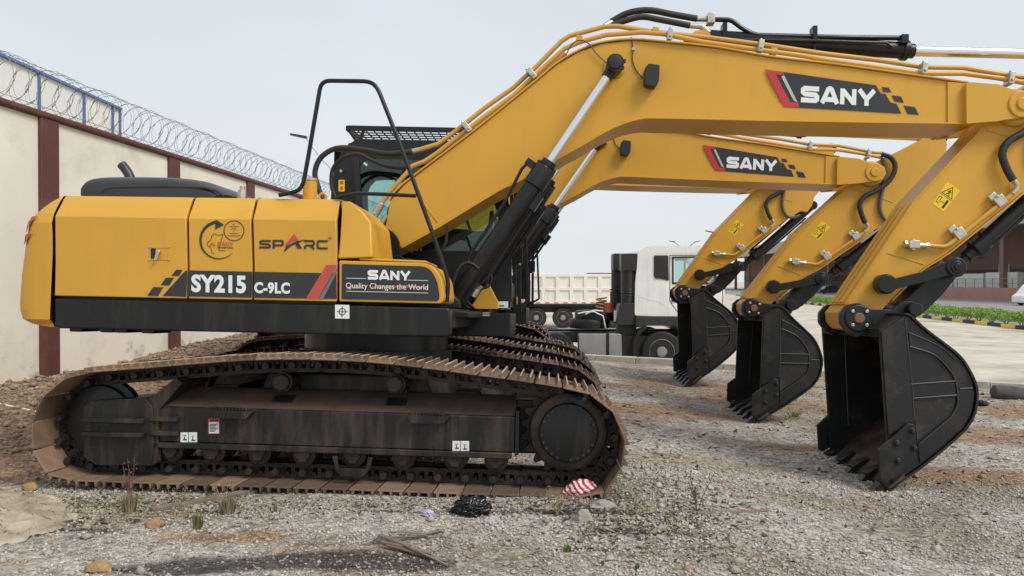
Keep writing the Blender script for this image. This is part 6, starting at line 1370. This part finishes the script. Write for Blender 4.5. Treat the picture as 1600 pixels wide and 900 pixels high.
tuft(430, 800, 16, 12, 30, GRN, 'tiny green sprout on the pale gravel', 4)
GR2 = mat('fresh_green_leaf', (.10, .20, .03), .6)
tuft(886, 862, 14, 18, 40, GR2, 'small bright green sprig in the gravel at the bottom centre', 5); tuft(995, 890, 12, 14, 30, GR2, 'tiny green sprig near the bottom edge right of centre', 6)
tuft(1430, 708, 12, 60, 60, GR2, 'sparse green grass beside the nearest bucket', 7); tuft(1240, 652, 12, 40, 50, GR2, 'sparse green grass beside the middle bucket', 8)
def weed(px, py, hpx, m, label, seed, spread=1.0, n=5):
    rr = random.Random(seed); c = G_(px, py); s = c.y/1200; Hh = hpx*s; mb = MB()
    for k in range(n):
        x = rr.uniform(-.3, .3)*Hh*spread; y = rr.uniform(-.15, .15)*Hh; h = Hh*rr.uniform(.6, 1); P = [(0, 0, 0), (x*.4, y*.5, h*.45), (x*.9, y, h*.8), (x*1.2, y, h)]; mb.tube(P, .0022, 4)
        for j in range(14):
            t_ = rr.uniform(.45, 1); p = Vector((x*1.1*t_, y*t_, h*t_))+Vector((rr.uniform(-1, 1), rr.uniform(-1, 1), rr.uniform(-.3, 1)))*.025; a = Vector((rr.uniform(-1, 1), rr.uniform(-1, 1), rr.uniform(-1, 1))).normalized()*.008; b = a.cross(Vector((rr.random(), rr.random(), 1))).normalized()*.006; mb.add([p-a, p+b, p+a, p-b], [(0, 1, 2, 3)])
    o = mb.build('dead_weed', m, smooth=0); o.location = c; tag(o, label, 'weed'); return o
weed(203, 798, 88, STRAWR, 'tall reddish dead weed in front of the track idler', 1, .35, 6)
weed(280, 800, 40, STRAW, 'thin pale dry stalk left of the long timber', 2, 1.2, 5); weed(345, 790, 45, STRAW, 'bent dry stalk rising behind the dry grass tuft', 3, 1.0, 3)
weed(1090, 800, 60, STRAWR, 'bare dark twiggy weed right of the track end', 4, 1.3, 4); weed(870, 805, 35, STRAW, 'low dry weed at the track edge under the striped bag', 5, 1.4, 8)
dg_ = MB(); rr = random.Random(3)
for k in range(2600):
    if rr.random() < .6: px, py = rr.gauss(200, 110), rr.gauss(775, 22)
    elif rr.random() < .5: px, py = rr.gauss(960, 45), rr.gauss(785, 14)
    else: px, py = rr.uniform(940, 1600), rr.uniform(610, 800)
    if py < 600 or px < -50 or px > 1650: continue
    c = G_(px, py); th = rr.uniform(0, 6.28); l = rr.uniform(.02, .09); t_ = c+Vector((math.cos(th)*l, math.sin(th)*l, rr.uniform(.003, .05))); wv_ = Vector((-math.sin(th), math.cos(th), 0))*.0018; dg_.add([c-wv_, c+wv_, t_], [(0, 1, 2)])
tw = MB()
for k in range(9000):
    q_ = rr.random()
    if q_ < .35: px, py = rr.gauss(1010, 90), rr.gauss(805, 28)
    elif q_ < .55: px, py = rr.gauss(220, 130), rr.gauss(785, 25)
    elif q_ < .7: px, py = rr.uniform(120, 940), rr.gauss(792, 7)
    else: px, py = rr.uniform(900, 1640), rr.uniform(600, 880)
    if py < 596 or py > 905 or px < -30 or px > 1640: continue
    c = ground_at(px, py) if k % 3 else None
    if c is None: continue
    th = rr.uniform(0, 6.28); l = rr.uniform(.008, .035)*(1+max(0, c.y-5)*.25); u_ = Vector((math.cos(th), math.sin(th), rr.uniform(-.1, .5)))*l; wv_ = Vector((-math.sin(th), math.cos(th), rr.uniform(-.5, .5)))*l*rr.uniform(.1, .4)
    c = c+Vector((0, 0, .006)); tw.add([c-u_, c+wv_, c+u_, c-wv_], [(0, 1, 2, 3)], 0 if rr.random() < .6 else (1 if rr.random() < .6 else 2))
o = tw.build('leaf_litter', [mat('dark_leaf_litter', (.055, .04, .03), .9, var=.4, vscale=30), STRAW, MATS['olive_grass']], smooth=0); tag(o, 'dark twigs and leaf scraps scattered over the gravel', 'leaf litter', kind='stuff')
o = dg_.build('dry_grass', STRAW, smooth=0); tag(o, 'thin scattered dry grass blades over the gravel', 'grass', kind='stuff')
